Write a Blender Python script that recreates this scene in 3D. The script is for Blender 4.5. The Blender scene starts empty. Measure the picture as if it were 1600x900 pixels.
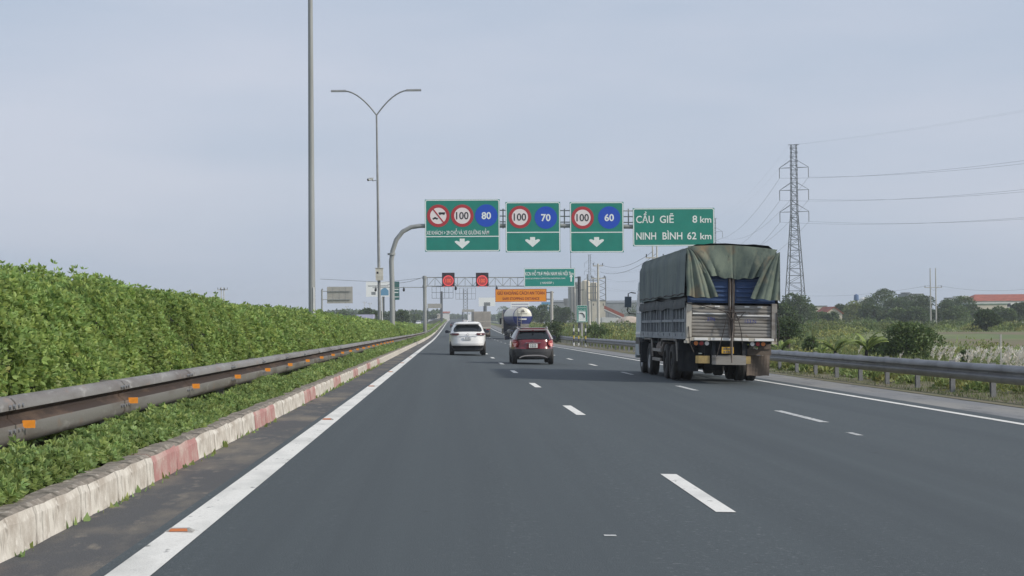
import bpy, bmesh, math, random
import numpy as np
from math import sin, cos, pi, radians, sqrt, atan2, atan
from mathutils import Vector, Matrix, Euler
random.seed(7); rng = np.random.default_rng(11)
S = bpy.context.scene
COL = S.collection

# ------------------------------------------------------------------ camera
FPX = 2500.0; CAMH = 1.316; ROLL = radians(0.45)
yaw = atan((699 - 800) / FPX); pitch = atan((497 - 450) / FPX)
F = Vector((sin(-yaw) * cos(pitch), cos(-yaw) * cos(pitch), sin(pitch)))
R0 = Vector((cos(-yaw), -sin(-yaw), 0)); U0 = R0.cross(F)
RV = R0 * cos(ROLL) - U0 * sin(ROLL); UV = U0 * cos(ROLL) + R0 * sin(ROLL)
cam = bpy.data.cameras.new('camera'); camo = bpy.data.objects.new('camera', cam); COL.objects.link(camo)
cam.sensor_width = 36; cam.lens = FPX / 1600 * 36; cam.clip_start = 0.1; cam.clip_end = 9000
m = Matrix((RV, UV, -F)).transposed().to_4x4(); m.translation = (0, 0, CAMH); camo.matrix_world = m
S.camera = camo

def at(px, py, Y):
    """the world point seen at a photograph pixel, Y metres up the road"""
    d = F + RV * (px - 800) / FPX - UV * (py - 450) / FPX
    return Vector((0, 0, CAMH)) + d * (Y / d.y)

# ------------------------------------------------------------------ light
S.view_settings.view_transform = 'Standard'; S.view_settings.look = 'None'
S.view_settings.exposure = 0.48; S.view_settings.gamma = 1.0
SUN_EL = radians(33); SUN_AZ = radians(114)
w = bpy.data.worlds.new('World'); S.world = w; w.use_nodes = True
nt = w.node_tree; nt.nodes.clear()
def wn(t, **k):
    n = nt.nodes.new(t)
    for a, b in k.items(): setattr(n, a, b)
    return n
out = wn('ShaderNodeOutputWorld'); bg = wn('ShaderNodeBackground'); bg.inputs['Strength'].default_value = 0.1
sky = wn('ShaderNodeTexSky', sky_type='NISHITA', sun_disc=False, sun_elevation=SUN_EL, sun_rotation=SUN_AZ,
         air_density=1.0, dust_density=3.0, ozone_density=1.5)
tc = wn('ShaderNodeTexCoord'); mp = wn('ShaderNodeMapping'); mp.inputs['Scale'].default_value = (1.3, 1.3, 6.0)
nz = wn('ShaderNodeTexNoise'); nz.inputs['Scale'].default_value = 1.5; nz.inputs['Detail'].default_value = 5; nz.inputs['Roughness'].default_value = 0.5
rp = wn('ShaderNodeValToRGB'); rp.color_ramp.elements[0].position = 0.36; rp.color_ramp.elements[1].position = 0.66
rp.color_ramp.elements[0].color = (3.42, 4.02, 4.98, 1); rp.color_ramp.elements[1].color = (4.42, 4.72, 5.50, 1)
mx = wn('ShaderNodeMix', data_type='RGBA'); mx.inputs[0].default_value = 0.90
L = nt.links.new
L(tc.outputs['Generated'], mp.inputs[0]); L(mp.outputs[0], nz.inputs['Vector']); L(nz.outputs['Fac'], rp.inputs[0])
L(sky.outputs[0], mx.inputs[6]); L(rp.outputs[0], mx.inputs[7]); L(mx.outputs[2], bg.inputs[0]); L(bg.outputs[0], out.inputs[0])
sl = bpy.data.lights.new('sun', 'SUN'); sl.energy = 2.3; sl.angle = radians(2.5); sl.color = (1.0, 0.93, 0.82)
so = bpy.data.objects.new('sun', sl); COL.objects.link(so)
sv = Vector((sin(SUN_AZ) * cos(SUN_EL), cos(SUN_AZ) * cos(SUN_EL), sin(SUN_EL)))
so.rotation_euler = (-sv).to_track_quat('-Z', 'Y').to_euler(); so.location = sv * 50

# ------------------------------------------------------------------ materials
def mat(name, col, rough=0.7, metal=0.0, var=0.0, scale=4.0, col2=None, bump=0.0, bscale=None, spec=0.5, emit=0, trans=0, detail=6, stretch=None, coat=0, attr=None):
    M = bpy.data.materials.new(name); M.use_nodes = True; t = M.node_tree
    b = t.nodes['Principled BSDF']; b.inputs['Roughness'].default_value = rough; b.inputs['Metallic'].default_value = metal
    b.inputs['Specular IOR Level'].default_value = spec
    if coat: b.inputs['Coat Weight'].default_value = coat; b.inputs['Coat Roughness'].default_value = 0.05
    c = (*col, 1); b.inputs['Base Color'].default_value = c
    tcn = t.nodes.new('ShaderNodeTexCoord'); mpn = t.nodes.new('ShaderNodeMapping'); t.links.new(tcn.outputs['Object'], mpn.inputs[0])
    if stretch: mpn.inputs['Scale'].default_value = stretch
    if var or col2:
        n = t.nodes.new('ShaderNodeTexNoise'); n.inputs['Scale'].default_value = scale; n.inputs['Detail'].default_value = detail; n.inputs['Roughness'].default_value = 0.62
        t.links.new(mpn.outputs[0], n.inputs['Vector'])
        r = t.nodes.new('ShaderNodeValToRGB'); r.color_ramp.elements[0].position = 0.36; r.color_ramp.elements[1].position = 0.64
        a2 = col2 or tuple(x * (1 - var) for x in col)
        a1 = col if col2 else tuple(min(1, x * (1 + var)) for x in col)
        r.color_ramp.elements[0].color = (*a1, 1); r.color_ramp.elements[1].color = (*a2, 1)
        t.links.new(n.outputs['Fac'], r.inputs[0]); src = r.outputs[0]
        if attr:
            at_ = t.nodes.new('ShaderNodeAttribute'); at_.attribute_name = attr
            mm = t.nodes.new('ShaderNodeMix'); mm.data_type = 'RGBA'; mm.blend_type = 'MULTIPLY'; mm.inputs[0].default_value = 1
            t.links.new(src, mm.inputs[6]); t.links.new(at_.outputs['Color'], mm.inputs[7]); src = mm.outputs[2]
        t.links.new(src, b.inputs['Base Color'])
    if bump:
        n2 = t.nodes.new('ShaderNodeTexNoise'); n2.inputs['Scale'].default_value = bscale or scale * 4; n2.inputs['Detail'].default_value = 4
        t.links.new(mpn.outputs[0], n2.inputs['Vector'])
        bp = t.nodes.new('ShaderNodeBump'); bp.inputs['Strength'].default_value = bump; bp.inputs['Distance'].default_value = 0.02
        t.links.new(n2.outputs['Fac'], bp.inputs['Height']); t.links.new(bp.outputs[0], b.inputs['Normal'])
    if emit: b.inputs['Emission Color'].default_value = c; b.inputs['Emission Strength'].default_value = emit
    if trans: 
        tr = t.nodes.new('ShaderNodeBsdfTranslucent'); mxs = t.nodes.new('ShaderNodeMixShader'); mxs.inputs[0].default_value = trans
        t.links.new(b.outputs[0], mxs.inputs[1]); t.links.new(tr.outputs[0], mxs.inputs[2]); 
        if b.inputs['Base Color'].links: t.links.new(b.inputs['Base Color'].links[0].from_socket, tr.inputs['Color'])
        else: tr.inputs['Color'].default_value = c
        t.links.new(mxs.outputs[0], t.nodes['Material Output'].inputs[0])
    return M

def layered(name, base, layers, rough=0.85, bump=0.3, bscale=60, spec=0.3):
    """base colour, then (colour, noise scale, lo, hi, stretch) patches over it"""
    M = bpy.data.materials.new(name); M.use_nodes = True; t = M.node_tree; b = t.nodes['Principled BSDF']
    b.inputs['Roughness'].default_value = rough; b.inputs['Specular IOR Level'].default_value = spec
    tcn = t.nodes.new('ShaderNodeTexCoord'); rgb = t.nodes.new('ShaderNodeRGB'); rgb.outputs[0].default_value = (*base, 1); cur = rgb.outputs[0]
    for i, (c, sc, lo, hi, st) in enumerate(layers):
        mpn = t.nodes.new('ShaderNodeMapping'); mpn.inputs['Scale'].default_value = st; mpn.inputs['Location'].default_value = (i * 7.3, i * 3.1, i)
        t.links.new(tcn.outputs['Object'], mpn.inputs[0])
        n = t.nodes.new('ShaderNodeTexNoise'); n.inputs['Scale'].default_value = sc; n.inputs['Detail'].default_value = 6; n.inputs['Roughness'].default_value = 0.6
        t.links.new(mpn.outputs[0], n.inputs['Vector'])
        mr = t.nodes.new('ShaderNodeMapRange'); mr.inputs[1].default_value = lo; mr.inputs[2].default_value = hi; t.links.new(n.outputs['Fac'], mr.inputs[0])
        mm = t.nodes.new('ShaderNodeMix'); mm.data_type = 'RGBA'; t.links.new(mr.outputs[0], mm.inputs[0]); t.links.new(cur, mm.inputs[6]); mm.inputs[7].default_value = (*c, 1)
        cur = mm.outputs[2]
    t.links.new(cur, b.inputs['Base Color'])
    n2 = t.nodes.new('ShaderNodeTexNoise'); n2.inputs['Scale'].default_value = bscale; n2.inputs['Detail'].default_value = 3
    t.links.new(tcn.outputs['Object'], n2.inputs['Vector'])
    bp = t.nodes.new('ShaderNodeBump'); bp.inputs['Strength'].default_value = bump; bp.inputs['Distance'].default_value = 0.015
    t.links.new(n2.outputs['Fac'], bp.inputs['Height']); t.links.new(bp.outputs[0], b.inputs['Normal'])
    return M

M = {}
def defm(k, *a, **kw): M[k] = mat(k, *a, **kw)
M['asphalt'] = layered('asphalt', (.062, .076, .083), [((.070, .085, .092), 0.35, .45, .7, (1, .12, 1)), ((.052, .064, .070), 0.8, .55, .75, (1.6, .05, 1)), ((.17, .185, .19), 28, .57, .74, (1, 1, 1)), ((.032, .038, .042), 24, .58, .74, (1, 1, 1)), ((.068, .083, .090), 1.1, .46, .70, (1, .006, 1)), ((.055, .067, .074), .9, .46, .68, (1.3, .004, 1)), ((.035, .040, .043), 3.5, .70, .76, (1, .7, 1))], rough=.82, bump=.35, bscale=90, spec=.35)
M['asphalt_edge'] = layered('asphalt_edge', (.085, .086, .088), [((.20, .175, .14), 1.1, .48, .66, (1, .35, 1)), ((.24, .21, .17), 6, .58, .76, (1, .4, 1)), ((.12, .12, .12), 55, .58, .75, (1, 1, 1))], bump=.4, bscale=80)
M['shoulder'] = layered('shoulder', (.19, .195, .20), [((.25, .245, .23), .9, .45, .7, (1, .2, 1)), ((.09, .095, .10), 2.5, .55, .75, (1, .3, 1)), ((.25, .24, .22), 40, .6, .8, (1, 1, 1))], bump=.4, bscale=70)
M['verge'] = layered('verge', (.17, .145, .105), [((.12, .13, .05), 1.6, .42, .62, (1, .6, 1)), ((.24, .21, .16), 9, .55, .75, (1, 1, 1)), ((.07, .09, .03), 5, .58, .72, (1, 1, 1))], bump=.8, bscale=25)
M['soil'] = layered('soil', (.09, .075, .055), [((.16, .14, .10), 5, .5, .7, (1, 1, 1)), ((.04, .045, .02), 9, .5, .7, (1, 1, 1))], bump=.8, bscale=30)
M['field'] = layered('field', (.13, .17, .06), [((.19, .21, .085), .03, .42, .6, (1, .6, 1)), ((.16, .13, .075), .014, .56, .66, (1, 1.5, 1)), ((.05, .085, .03), .2, .5, .7, (1, 1, 1)), ((.15, .17, .07), 1.5, .55, .75, (1, 1, 1))], bump=.6, bscale=3)
M['brown_field'] = layered('brown_field', (.17, .14, .085), [((.13, .14, .06), .2, .45, .65, (1, .5, 1)), ((.22, .18, .12), 1.0, .55, .75, (1, 1, 1))], bump=.6, bscale=3)
M['paint'] = layered('road_paint', (.74, .73, .69), [((.50, .50, .47), 2.4, .46, .74, (1, .4, 1)), ((.17, .17, .165), 11, .63, .70, (1, .5, 1)), ((.60, .59, .55), 40, .5, .7, (1, 1, 1))], rough=.6, bump=.25, bscale=70)
M['worn_paint'] = layered('worn_paint', (.50, .51, .50), [((.12, .13, .135), 22, .52, .68, (1, .4, 1)), ((.3, .31, .31), 5, .5, .7, (1, 1, 1))], rough=.7, bump=.3, bscale=70)
M['kerb_white'] = layered('kerb_white', (.60, .57, .51), [((.38, .34, .29), 2.2, .44, .62, (1, 1, .8)), ((.12, .10, .08), 6, .56, .70, (1, 1.2, .3)), ((.66, .63, .57), 14, .55, .7, (1, 1, 1))], bump=.3, bscale=30)
M['kerb_red'] = layered('kerb_red', (.38, .20, .185), [((.46, .35, .31), 3, .46, .64, (1, 1, .8)), ((.20, .14, .12), 6, .6, .72, (1, 1.2, .3)), ((.52, .42, .37), 16, .6, .72, (1, 1, 1))], bump=.3, bscale=30)
M['kerb_top'] = layered('kerb_top', (.24, .21, .175), [((.10, .09, .07), 5, .45, .68, (1, 1, 1)), ((.40, .37, .32), 14, .55, .72, (1, 1, 1))], bump=.8, bscale=30)
defm('galv', (.30, .305, .32), rough=.5, metal=.4, col2=(.20, .205, .215), scale=3, bump=.05, stretch=(1, .3, 1))
M['rail_old'] = layered('rail_old', (.20, .192, .18), [((.12, .10, .085), 1.6, .46, .66, (1, .3, 2)), ((.24, .15, .10), 5, .60, .78, (1, .5, 1)), ((.33, .32, .30), 9, .58, .75, (1, .3, 1))], rough=.5, bump=.15, bscale=20, spec=.5)
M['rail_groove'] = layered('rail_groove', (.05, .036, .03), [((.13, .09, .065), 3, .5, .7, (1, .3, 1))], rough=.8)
defm('reflector', (.80, .29, .03), rough=.35, var=.12, scale=20)
defm('stud_body', (.30, .29, .27), rough=.6, var=.3, scale=30)
defm('stud_lens', (.50, .16, .05), rough=.25)
defm('pole_paint', (.30, .31, .31), rough=.5, metal=.3, col2=(.23, .235, .235), scale=2)
defm('pole_grey', (.33, .345, .34), rough=.6, metal=.1, col2=(.25, .26, .25), scale=2.5, stretch=(1, 1, .1))
defm('dark_steel', (.09, .10, .11), rough=.5, metal=.4, var=.3)
defm('box_cream', (.55, .53, .46), rough=.6, var=.15)
defm('white', (.75, .75, .73), rough=.5, var=.1)
defm('black', (.012, .012, .014), rough=.5)
defm('sign_green', (.010, .215, .165), rough=.42, col2=(.012, .24, .185), scale=1.2)
defm('sign_green_far', (.008, .26, .21), rough=.42, col2=(.010, .28, .225), scale=.6)
defm('sign_green_dull', (.03, .13, .115), rough=.5)
defm('sign_white', (.80, .84, .82), rough=.45, var=.05)
defm('sign_red', (.42, .035, .045), rough=.45)
defm('sign_blue', (.010, .075, .50), rough=.45)
defm('sign_disc', (.80, .74, .74), rough=.45)
defm('sign_black', (.02, .02, .025), rough=.5)
defm('sign_orange', (.85, .30, .02), rough=.45, col2=(.80, .28, .02), scale=1)
defm('sign_text_red', (.30, .04, .012), rough=.5)
defm('sign_back', (.46, .44, .39), rough=.6, metal=.3, col2=(.38, .37, .33), scale=1)
defm('led_black', (.035, .02, .025), rough=.4)
defm('led_red', (.80, .09, .09), rough=.4, emit=.25)
defm('led_dim', (.42, .045, .05), rough=.4, emit=.12)
defm('led_orange', (.75, .13, .06), rough=.4, emit=.3)
defm('bill_white', (.86, .87, .87), rough=.5, var=.05)
defm('bill_blue', (.10, .28, .45), rough=.5)
defm('bill_lilac', (.30, .28, .42), rough=.5)
defm('rubber', (.022, .023, .025), rough=.85, col2=(.05, .047, .042), scale=6)
defm('tread', (.018, .018, .02), rough=.9)
defm('rim', (.30, .31, .32), rough=.4, metal=.6)
defm('glass', (.012, .016, .02), rough=.08, spec=.6)
defm('chrome', (.55, .56, .58), rough=.25, metal=.9)
defm('plate_white', (.78, .77, .72), rough=.5)
defm('plate_yellow', (.70, .42, .04), rough=.55, col2=(.52, .31, .05), scale=9)
defm('board_yellow', (.42, .31, .12), rough=.7, col2=(.27, .20, .09), scale=6)
defm('lamp_red', (.32, .02, .02), rough=.25)
defm('lamp_dark', (.075, .012, .014), rough=.2)
defm('lamp_bright', (.80, .42, .38), rough=.25)
defm('lamp_orange', (.60, .18, .03), rough=.3)
defm('lamp_white', (.7, .68, .66), rough=.25)
defm('car_white', (.76, .76, .75), rough=.25, coat=.6, var=.02)
defm('car_red', (.17, .010, .018), rough=.28, coat=.8)
defm('car_silver', (.42, .40, .40), rough=.35, metal=.3)
defm('car_dark', (.03, .035, .055), rough=.25, coat=.8)
defm('car_grey', (.14, .15, .16), rough=.3, coat=.8)
defm('cladding', (.055, .056, .060), rough=.6)
M['tarp'] = layered('tarp', (.155, .19, .178), [((.10, .13, .14), .9, .42, .62, (1, 1, .5)), ((.17, .195, .175), 2.6, .52, .72, (1, 1, .4)), ((.05, .06, .055), 7, .58, .75, (1, 1, .5))], rough=.75, bump=.5, bscale=9)
M['tarp_rear'] = layered('tarp_rear', (.145, .18, .145), [((.07, .095, .085), 1.4, .45, .62, (1, 1, .6)), ((.23, .165, .10), 1.15, .53, .68, (1.3, 1, .8)), ((.20, .21, .155), 3.0, .55, .7, (1, 1, .5)), ((.05, .06, .05), 6, .6, .74, (1, 1, .6))], rough=.75, bump=.4, bscale=9)
M['tarp_hem'] = layered('tarp_hem', (.085, .095, .098), [((.10, .095, .085), 1.6, .5, .7, (1, 1, 1)), ((.035, .04, .042), 4, .55, .7, (1, 1, .6))], rough=.8, bump=.5, bscale=9)
M['steel_side'] = layered('steel_side', (.27, .295, .31), [((.19, .21, .23), 1.5, .45, .65, (1, 1, 1)), ((.15, .16, .165), 5, .58, .75, (1, 1, .4)), ((.13, .08, .05), 7, .62, .78, (1, 1, 1))], rough=.6, bump=.2, bscale=14, spec=.4)
M['steel_dark'] = layered('steel_dark', (.028, .032, .038), [((.05, .05, .05), 3, .5, .7, (1, 1, 1))], rough=.7, bump=.2)
M['gate_grey'] = layered('gate_grey', (.30, .285, .26), [((.15, .13, .11), 1.7, .46, .66, (.6, 1, 2)), ((.33, .32, .31), 4, .55, .72, (.5, 1, 1.5)), ((.15, .09, .055), 6, .62, .76, (1, 1, 1))], rough=.65, bump=.25, bscale=14)
M['gate_blue'] = layered('gate_blue', (.045, .085, .19), [((.07, .11, .20), 2, .5, .7, (.5, 1, 1)), ((.09, .11, .15), 6, .6, .75, (.5, 1, 1)), ((.10, .07, .05), 9, .65, .78, (1, 1, 1))], rough=.6, bump=.2, bscale=14)
M['rust_post'] = layered('rust_post', (.20, .17, .15), [((.13, .075, .05), 4, .5, .68, (1, 1, .3)), ((.33, .32, .30), 9, .58, .75, (1, 1, .3))], rough=.75)
M['cream'] = layered('cream', (.52, .49, .42), [((.28, .20, .13), 5, .55, .74, (1, 1, .6)), ((.38, .36, .32), 2, .5, .7, (1, 1, 1))], rough=.6)
M['flap_brown'] = layered('flap_brown', (.17, .14, .115), [((.11, .09, .08), 3, .5, .7, (1, 1, .4)), ((.24, .20, .165), 7, .58, .75, (1, 1, .3))], rough=.85)
M['flap_dark'] = layered('flap_dark', (.030, .034, .04), [((.055, .055, .055), 3, .5, .7, (1, 1, .4))], rough=.8)
defm('rope', (.06, .05, .045), rough=.9, var=.3, scale=20)
defm('ink_blue', (.05, .06, .22), rough=.7)
defm('tank_white', (.72, .70, .60), rough=.35, var=.04, scale=1)
defm('tank_blue', (.035, .05, .20), rough=.4, var=.1, scale=1)
defm('box_beige', (.40, .37, .33), rough=.6, col2=(.32, .30, .27), scale=1.5)
M['bark'] = layered('bark', (.09, .075, .055), [((.05, .042, .032), 3, .5, .7, (1, 1, .3))], bump=.6, bscale=12)
def leafm(k, c1, c2, tr=.28): M[k] = mat(k, c1, rough=.5, col2=c2, scale=.8, trans=tr, attr='tint', spec=.35)
leafm('leaf_hedge', (.25, .355, .10), (.33, .43, .135), .44)
leafm('leaf_low', (.225, .315, .10), (.29, .375, .13), .42)
leafm('leaf_dark', (.064, .105, .04), (.09, .13, .045))
leafm('leaf_mid', (.085, .13, .042), (.11, .16, .05))
leafm('leaf_light', (.17, .22, .07), (.21, .25, .09), .33)
leafm('grass', (.15, .20, .065), (.20, .23, .09), .33)
leafm('grass_dry', (.19, .18, .09), (.12, .15, .05), .3)
leafm('plume', (.78, .75, .68), (.66, .62, .54), .35)
leafm('banana', (.24, .32, .10), (.20, .28, .08), .4)
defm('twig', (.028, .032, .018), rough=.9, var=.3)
defm('concrete', (.42, .41, .385), rough=.8, var=.12, scale=.6)
defm('concrete_pole', (.50, .49, .45), rough=.8, var=.12, scale=.6)
defm('lattice', (.17, .18, .185), rough=.6, metal=.3, var=.15)
defm('wire', (.10, .11, .12), rough=.6)
defm('roof_red', (.30, .085, .055), rough=.8, var=.2, scale=.6)
defm('roof_grey', (.17, .185, .19), rough=.7, var=.12, scale=.2)
defm('wall_cream', (.52, .48, .40), rough=.85, var=.1, scale=.3)
defm('wall_white', (.66, .66, .64), rough=.85, var=.08, scale=.3)
defm('wall_grey', (.22, .235, .25), rough=.85, var=.12, scale=.3)
defm('silo_cream', (.58, .52, .40), rough=.7, var=.08, scale=.1, stretch=(1, 1, .15))
defm('silo_grey', (.34, .34, .32), rough=.75, var=.1, scale=.15, stretch=(1, 1, .15))
defm('roof_green', (.13, .22, .17), rough=.7, var=.1)
defm('tarp_blue', (.08, .15, .30), rough=.6)
defm('sand', (.44, .37, .30), rough=.95, var=.15, scale=.3, bump=.5)
defm('stripe_yellow', (.60, .45, .08), rough=.6)

defm('cab_paint', (.40, .47, .50), rough=.4, var=.1)
defm('mirror_shell', (.12, .15, .18), rough=.4)
defm('van_lilac', (.40, .40, .52), rough=.5, var=.06)

# ------------------------------------------------------------------ mesh helpers
class MB:
    def __init__(s): s.v = []; s.f = []; s.mi = []
    def add(s, vs, fs, mi=0):
        b = len(s.v); s.v += [tuple(p) for p in vs]; s.f += [tuple(b + i for i in f) for f in fs]; s.mi += [mi] * len(fs)
    def box(s, x0, x1, y0, y1, z0, z1, mi=0):
        s.add([(x0, y0, z0), (x1, y0, z0), (x1, y1, z0), (x0, y1, z0), (x0, y0, z1), (x1, y0, z1), (x1, y1, z1), (x0, y1, z1)],
              [(0, 3, 2, 1), (4, 5, 6, 7), (0, 1, 5, 4), (1, 2, 6, 5), (2, 3, 7, 6), (3, 0, 4, 7)], mi)
    def tube(s, pts, r, n=8, mi=0, cap=True):
        pts = [Vector(p) for p in pts]; rs = r if isinstance(r, (list, tuple)) else [r] * len(pts)
        rings = []; pa = None
        for i, p in enumerate(pts):
            d = (pts[min(i + 1, len(pts) - 1)] - pts[max(i - 1, 0)]).normalized()
            if pa is None: pa = d.orthogonal().normalized()
            else: pa = (pa - d * pa.dot(d)).normalized()
            q = d.cross(pa); rings.append([p + (pa * cos(2 * pi * k / n) + q * sin(2 * pi * k / n)) * rs[i] for k in range(n)])
        vs = [x for R in rings for x in R]; fs = []
        for i in range(len(pts) - 1):
            for k in range(n):
                fs.append((i * n + k, i * n + (k + 1) % n, (i + 1) * n + (k + 1) % n, (i + 1) * n + k))
        if cap: fs += [tuple(range(n - 1, -1, -1)), tuple((len(pts) - 1) * n + k for k in range(n))]
        s.add(vs, fs, mi)
    def bar(s, a, b, w=.05, mi=0): s.tube([a, b], w * .62, 4, mi)
    def prism(s, pts, y0, y1, mi=0):
        """polygon given in x,z, extruded along y"""
        n = len(pts); s.add([(x, y0, z) for x, z in pts] + [(x, y1, z) for x, z in pts],
              [tuple(range(n)), tuple(range(2 * n - 1, n - 1, -1))] + [(i, n + i, n + (i + 1) % n, (i + 1) % n) for i in range(n)], mi)
    def prismx(s, pts, x0, x1, mi=0):
        """polygon given in y,z, extruded along x"""
        n = len(pts); s.add([(x0, y, z) for y, z in pts] + [(x1, y, z) for y, z in pts],
              [tuple(range(n - 1, -1, -1)), tuple(range(n, 2 * n))] + [(i, (i + 1) % n, n + (i + 1) % n, n + i) for i in range(n)], mi)
    def grid(s, P, mi=0, close=False):
        """P[i][j] rows of points"""
        a = len(P); b = len(P[0]); fs = []
        for i in range(a - 1):
            for j in range(b - 1 + (1 if close else 0)):
                fs.append((i * b + j, i * b + (j + 1) % b, (i + 1) * b + (j + 1) % b, (i + 1) * b + j))
        s.add([p for r in P for p in r], fs, mi)
    def disc(s, c, r, t=.01, n=28, mi=0):
        """disc facing -y"""
        pts = [(c[0] + r * cos(2 * pi * k / n), c[2] + r * sin(2 * pi * k / n)) for k in range(n)]
        s.prism(pts, c[1] - t, c[1], mi)
    def ring(s, c, r0, r1, t=.01, n=32, mi=0):
        for k in range(n):
            a, b = 2 * pi * k / n, 2 * pi * (k + 1) / n
            s.prism([(c[0] + r0 * cos(a), c[2] + r0 * sin(a)), (c[0] + r1 * cos(a), c[2] + r1 * sin(a)), (c[0] + r1 * cos(b), c[2] + r1 * sin(b)), (c[0] + r0 * cos(b), c[2] + r0 * sin(b))], c[1] - t, c[1], mi)
    def build(s, name, mats, parent=None, smooth=False, kind=None, label=None, recalc=True):
        me = bpy.data.meshes.new(name); me.from_pydata(s.v, [], s.f)
        mats = mats if isinstance(mats, (list, tuple)) else [mats]
        for q in mats: me.materials.append(M[q] if isinstance(q, str) else q)
        if len(mats) > 1: me.polygons.foreach_set('material_index', s.mi)
        if recalc:
            bm = bmesh.new(); bm.from_mesh(me); bmesh.ops.recalc_face_normals(bm, faces=bm.faces); bm.to_mesh(me); bm.free()
        if smooth:
            me.polygons.foreach_set('use_smooth', [True] * len(me.polygons))
            try: me.set_sharp_from_angle(angle=radians(40))
            except Exception: pass
        me.update()
        o = bpy.data.objects.new(name, me); COL.objects.link(o)
        if parent: o.parent = parent
        if kind: o['kind'] = kind
        if label: o['label'] = label
        return o

def tag(o, label, cat, group=None, kind=None):
    o['label'] = label; o['category'] = cat
    if group: o['group'] = group
    if kind: o['kind'] = kind
    return o
def thing(name, label, cat, loc=(0, 0, 0), rz=0, group=None):
    o = bpy.data.objects.new(name, None); COL.objects.link(o); o.location = loc; o.rotation_euler = (0, 0, rz); o.empty_display_size = .3
    return tag(o, label, cat, group)
def copy_tree(o, parent=None):
    c = o.copy(); COL.objects.link(c); c.parent = parent
    for ch in [k for k in bpy.data.objects if k.parent == o]: copy_tree(ch, c)
    return c
def share(name, src, parent, loc=(0, 0, 0), rz=0):
    o = bpy.data.objects.new(name, src.data); COL.objects.link(o); o.parent = parent; o.location = loc; o.rotation_euler = (0, 0, rz); return o

def text(s, mat_, loc, parent, cap, width=None, align='CENTER', name='lettering', wt=0.0, depth=.008):
    cu = bpy.data.curves.new('t', 'FONT'); cu.body = s; cu.size = 1; cu.align_x = 'LEFT'; cu.extrude = 0; cu.offset = wt; cu.resolution_u = 3
    o = bpy.data.objects.new('t', cu); COL.objects.link(o)
    dg = bpy.context.evaluated_depsgraph_get(); me = bpy.data.meshes.new_from_object(o.evaluated_get(dg)); me.name = name
    bpy.data.objects.remove(o); bpy.data.curves.remove(cu)
    n = len(me.vertices)
    if n == 0: return None
    co = np.empty(n * 3); me.vertices.foreach_get('co', co); co = co.reshape(-1, 3)
    x0, x1 = co[:, 0].min(), co[:, 0].max(); sz = cap / 0.72
    sx = (width / (x1 - x0)) if width else sz
    nx = (co[:, 0] - x0) * sx; W = (x1 - x0) * sx
    if align == 'CENTER': nx -= W / 2
    if align == 'RIGHT': nx -= W
    new = np.stack([nx, np.full(n, -depth), co[:, 1] * sz], 1); me.vertices.foreach_set('co', new.ravel())
    me.materials.clear(); me.materials.append(M[mat_]); me.update()
    r = bpy.data.objects.new(name, me); COL.objects.link(r); r.parent = parent; r.location = loc
    return r

def leaves(name, mats, P, D, size, tint, parent=None, kind='stuff', asp=.42, midx=None):
    """P points (n,3), D leaf directions (n,3), size (n,), tint (n,3): one folded diamond leaf each"""
    n = len(P); D = D / (np.linalg.norm(D, axis=1, keepdims=True) + 1e-9)
    A = rng.normal(size=(n, 3)); B = np.cross(D, A); B /= (np.linalg.norm(B, axis=1, keepdims=True) + 1e-9)
    s = size[:, None]
    V = np.empty((n, 4, 3)); V[:, 0] = P; V[:, 1] = P + D * s * .5 + B * s * asp * .5; V[:, 2] = P + D * s; V[:, 3] = P + D * s * .5 - B * s * asp * .5
    me = bpy.data.meshes.new(name); me.vertices.add(n * 4); me.vertices.foreach_set('co', V.ravel())
    me.loops.add(n * 4); me.loops.foreach_set('vertex_index', np.arange(n * 4)); me.polygons.add(n)
    me.polygons.foreach_set('loop_start', np.arange(n) * 4); me.polygons.foreach_set('loop_total', np.full(n, 4))
    for q in mats: me.materials.append(M[q])
    if midx is not None: me.polygons.foreach_set('material_index', midx.astype(np.int32))
    me.update(calc_edges=True)
    ca = me.color_attributes.new('tint', 'FLOAT_COLOR', 'POINT'); c = np.ones((n, 4, 4)); c[:, :, :3] = tint[:, None, :]; ca.data.foreach_set('color', c.ravel())
    o = bpy.data.objects.new(name, me); COL.objects.link(o)
    if parent: o.parent = parent
    if kind: o['kind'] = kind
    return o
def tints(n, lo=.65, hi=1.35, yel=.12):
    b = rng.uniform(lo, hi, n); y = rng.uniform(-yel, yel, n)
    return np.stack([b * (1 + y), b, b * (1 - y)], 1)

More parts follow.
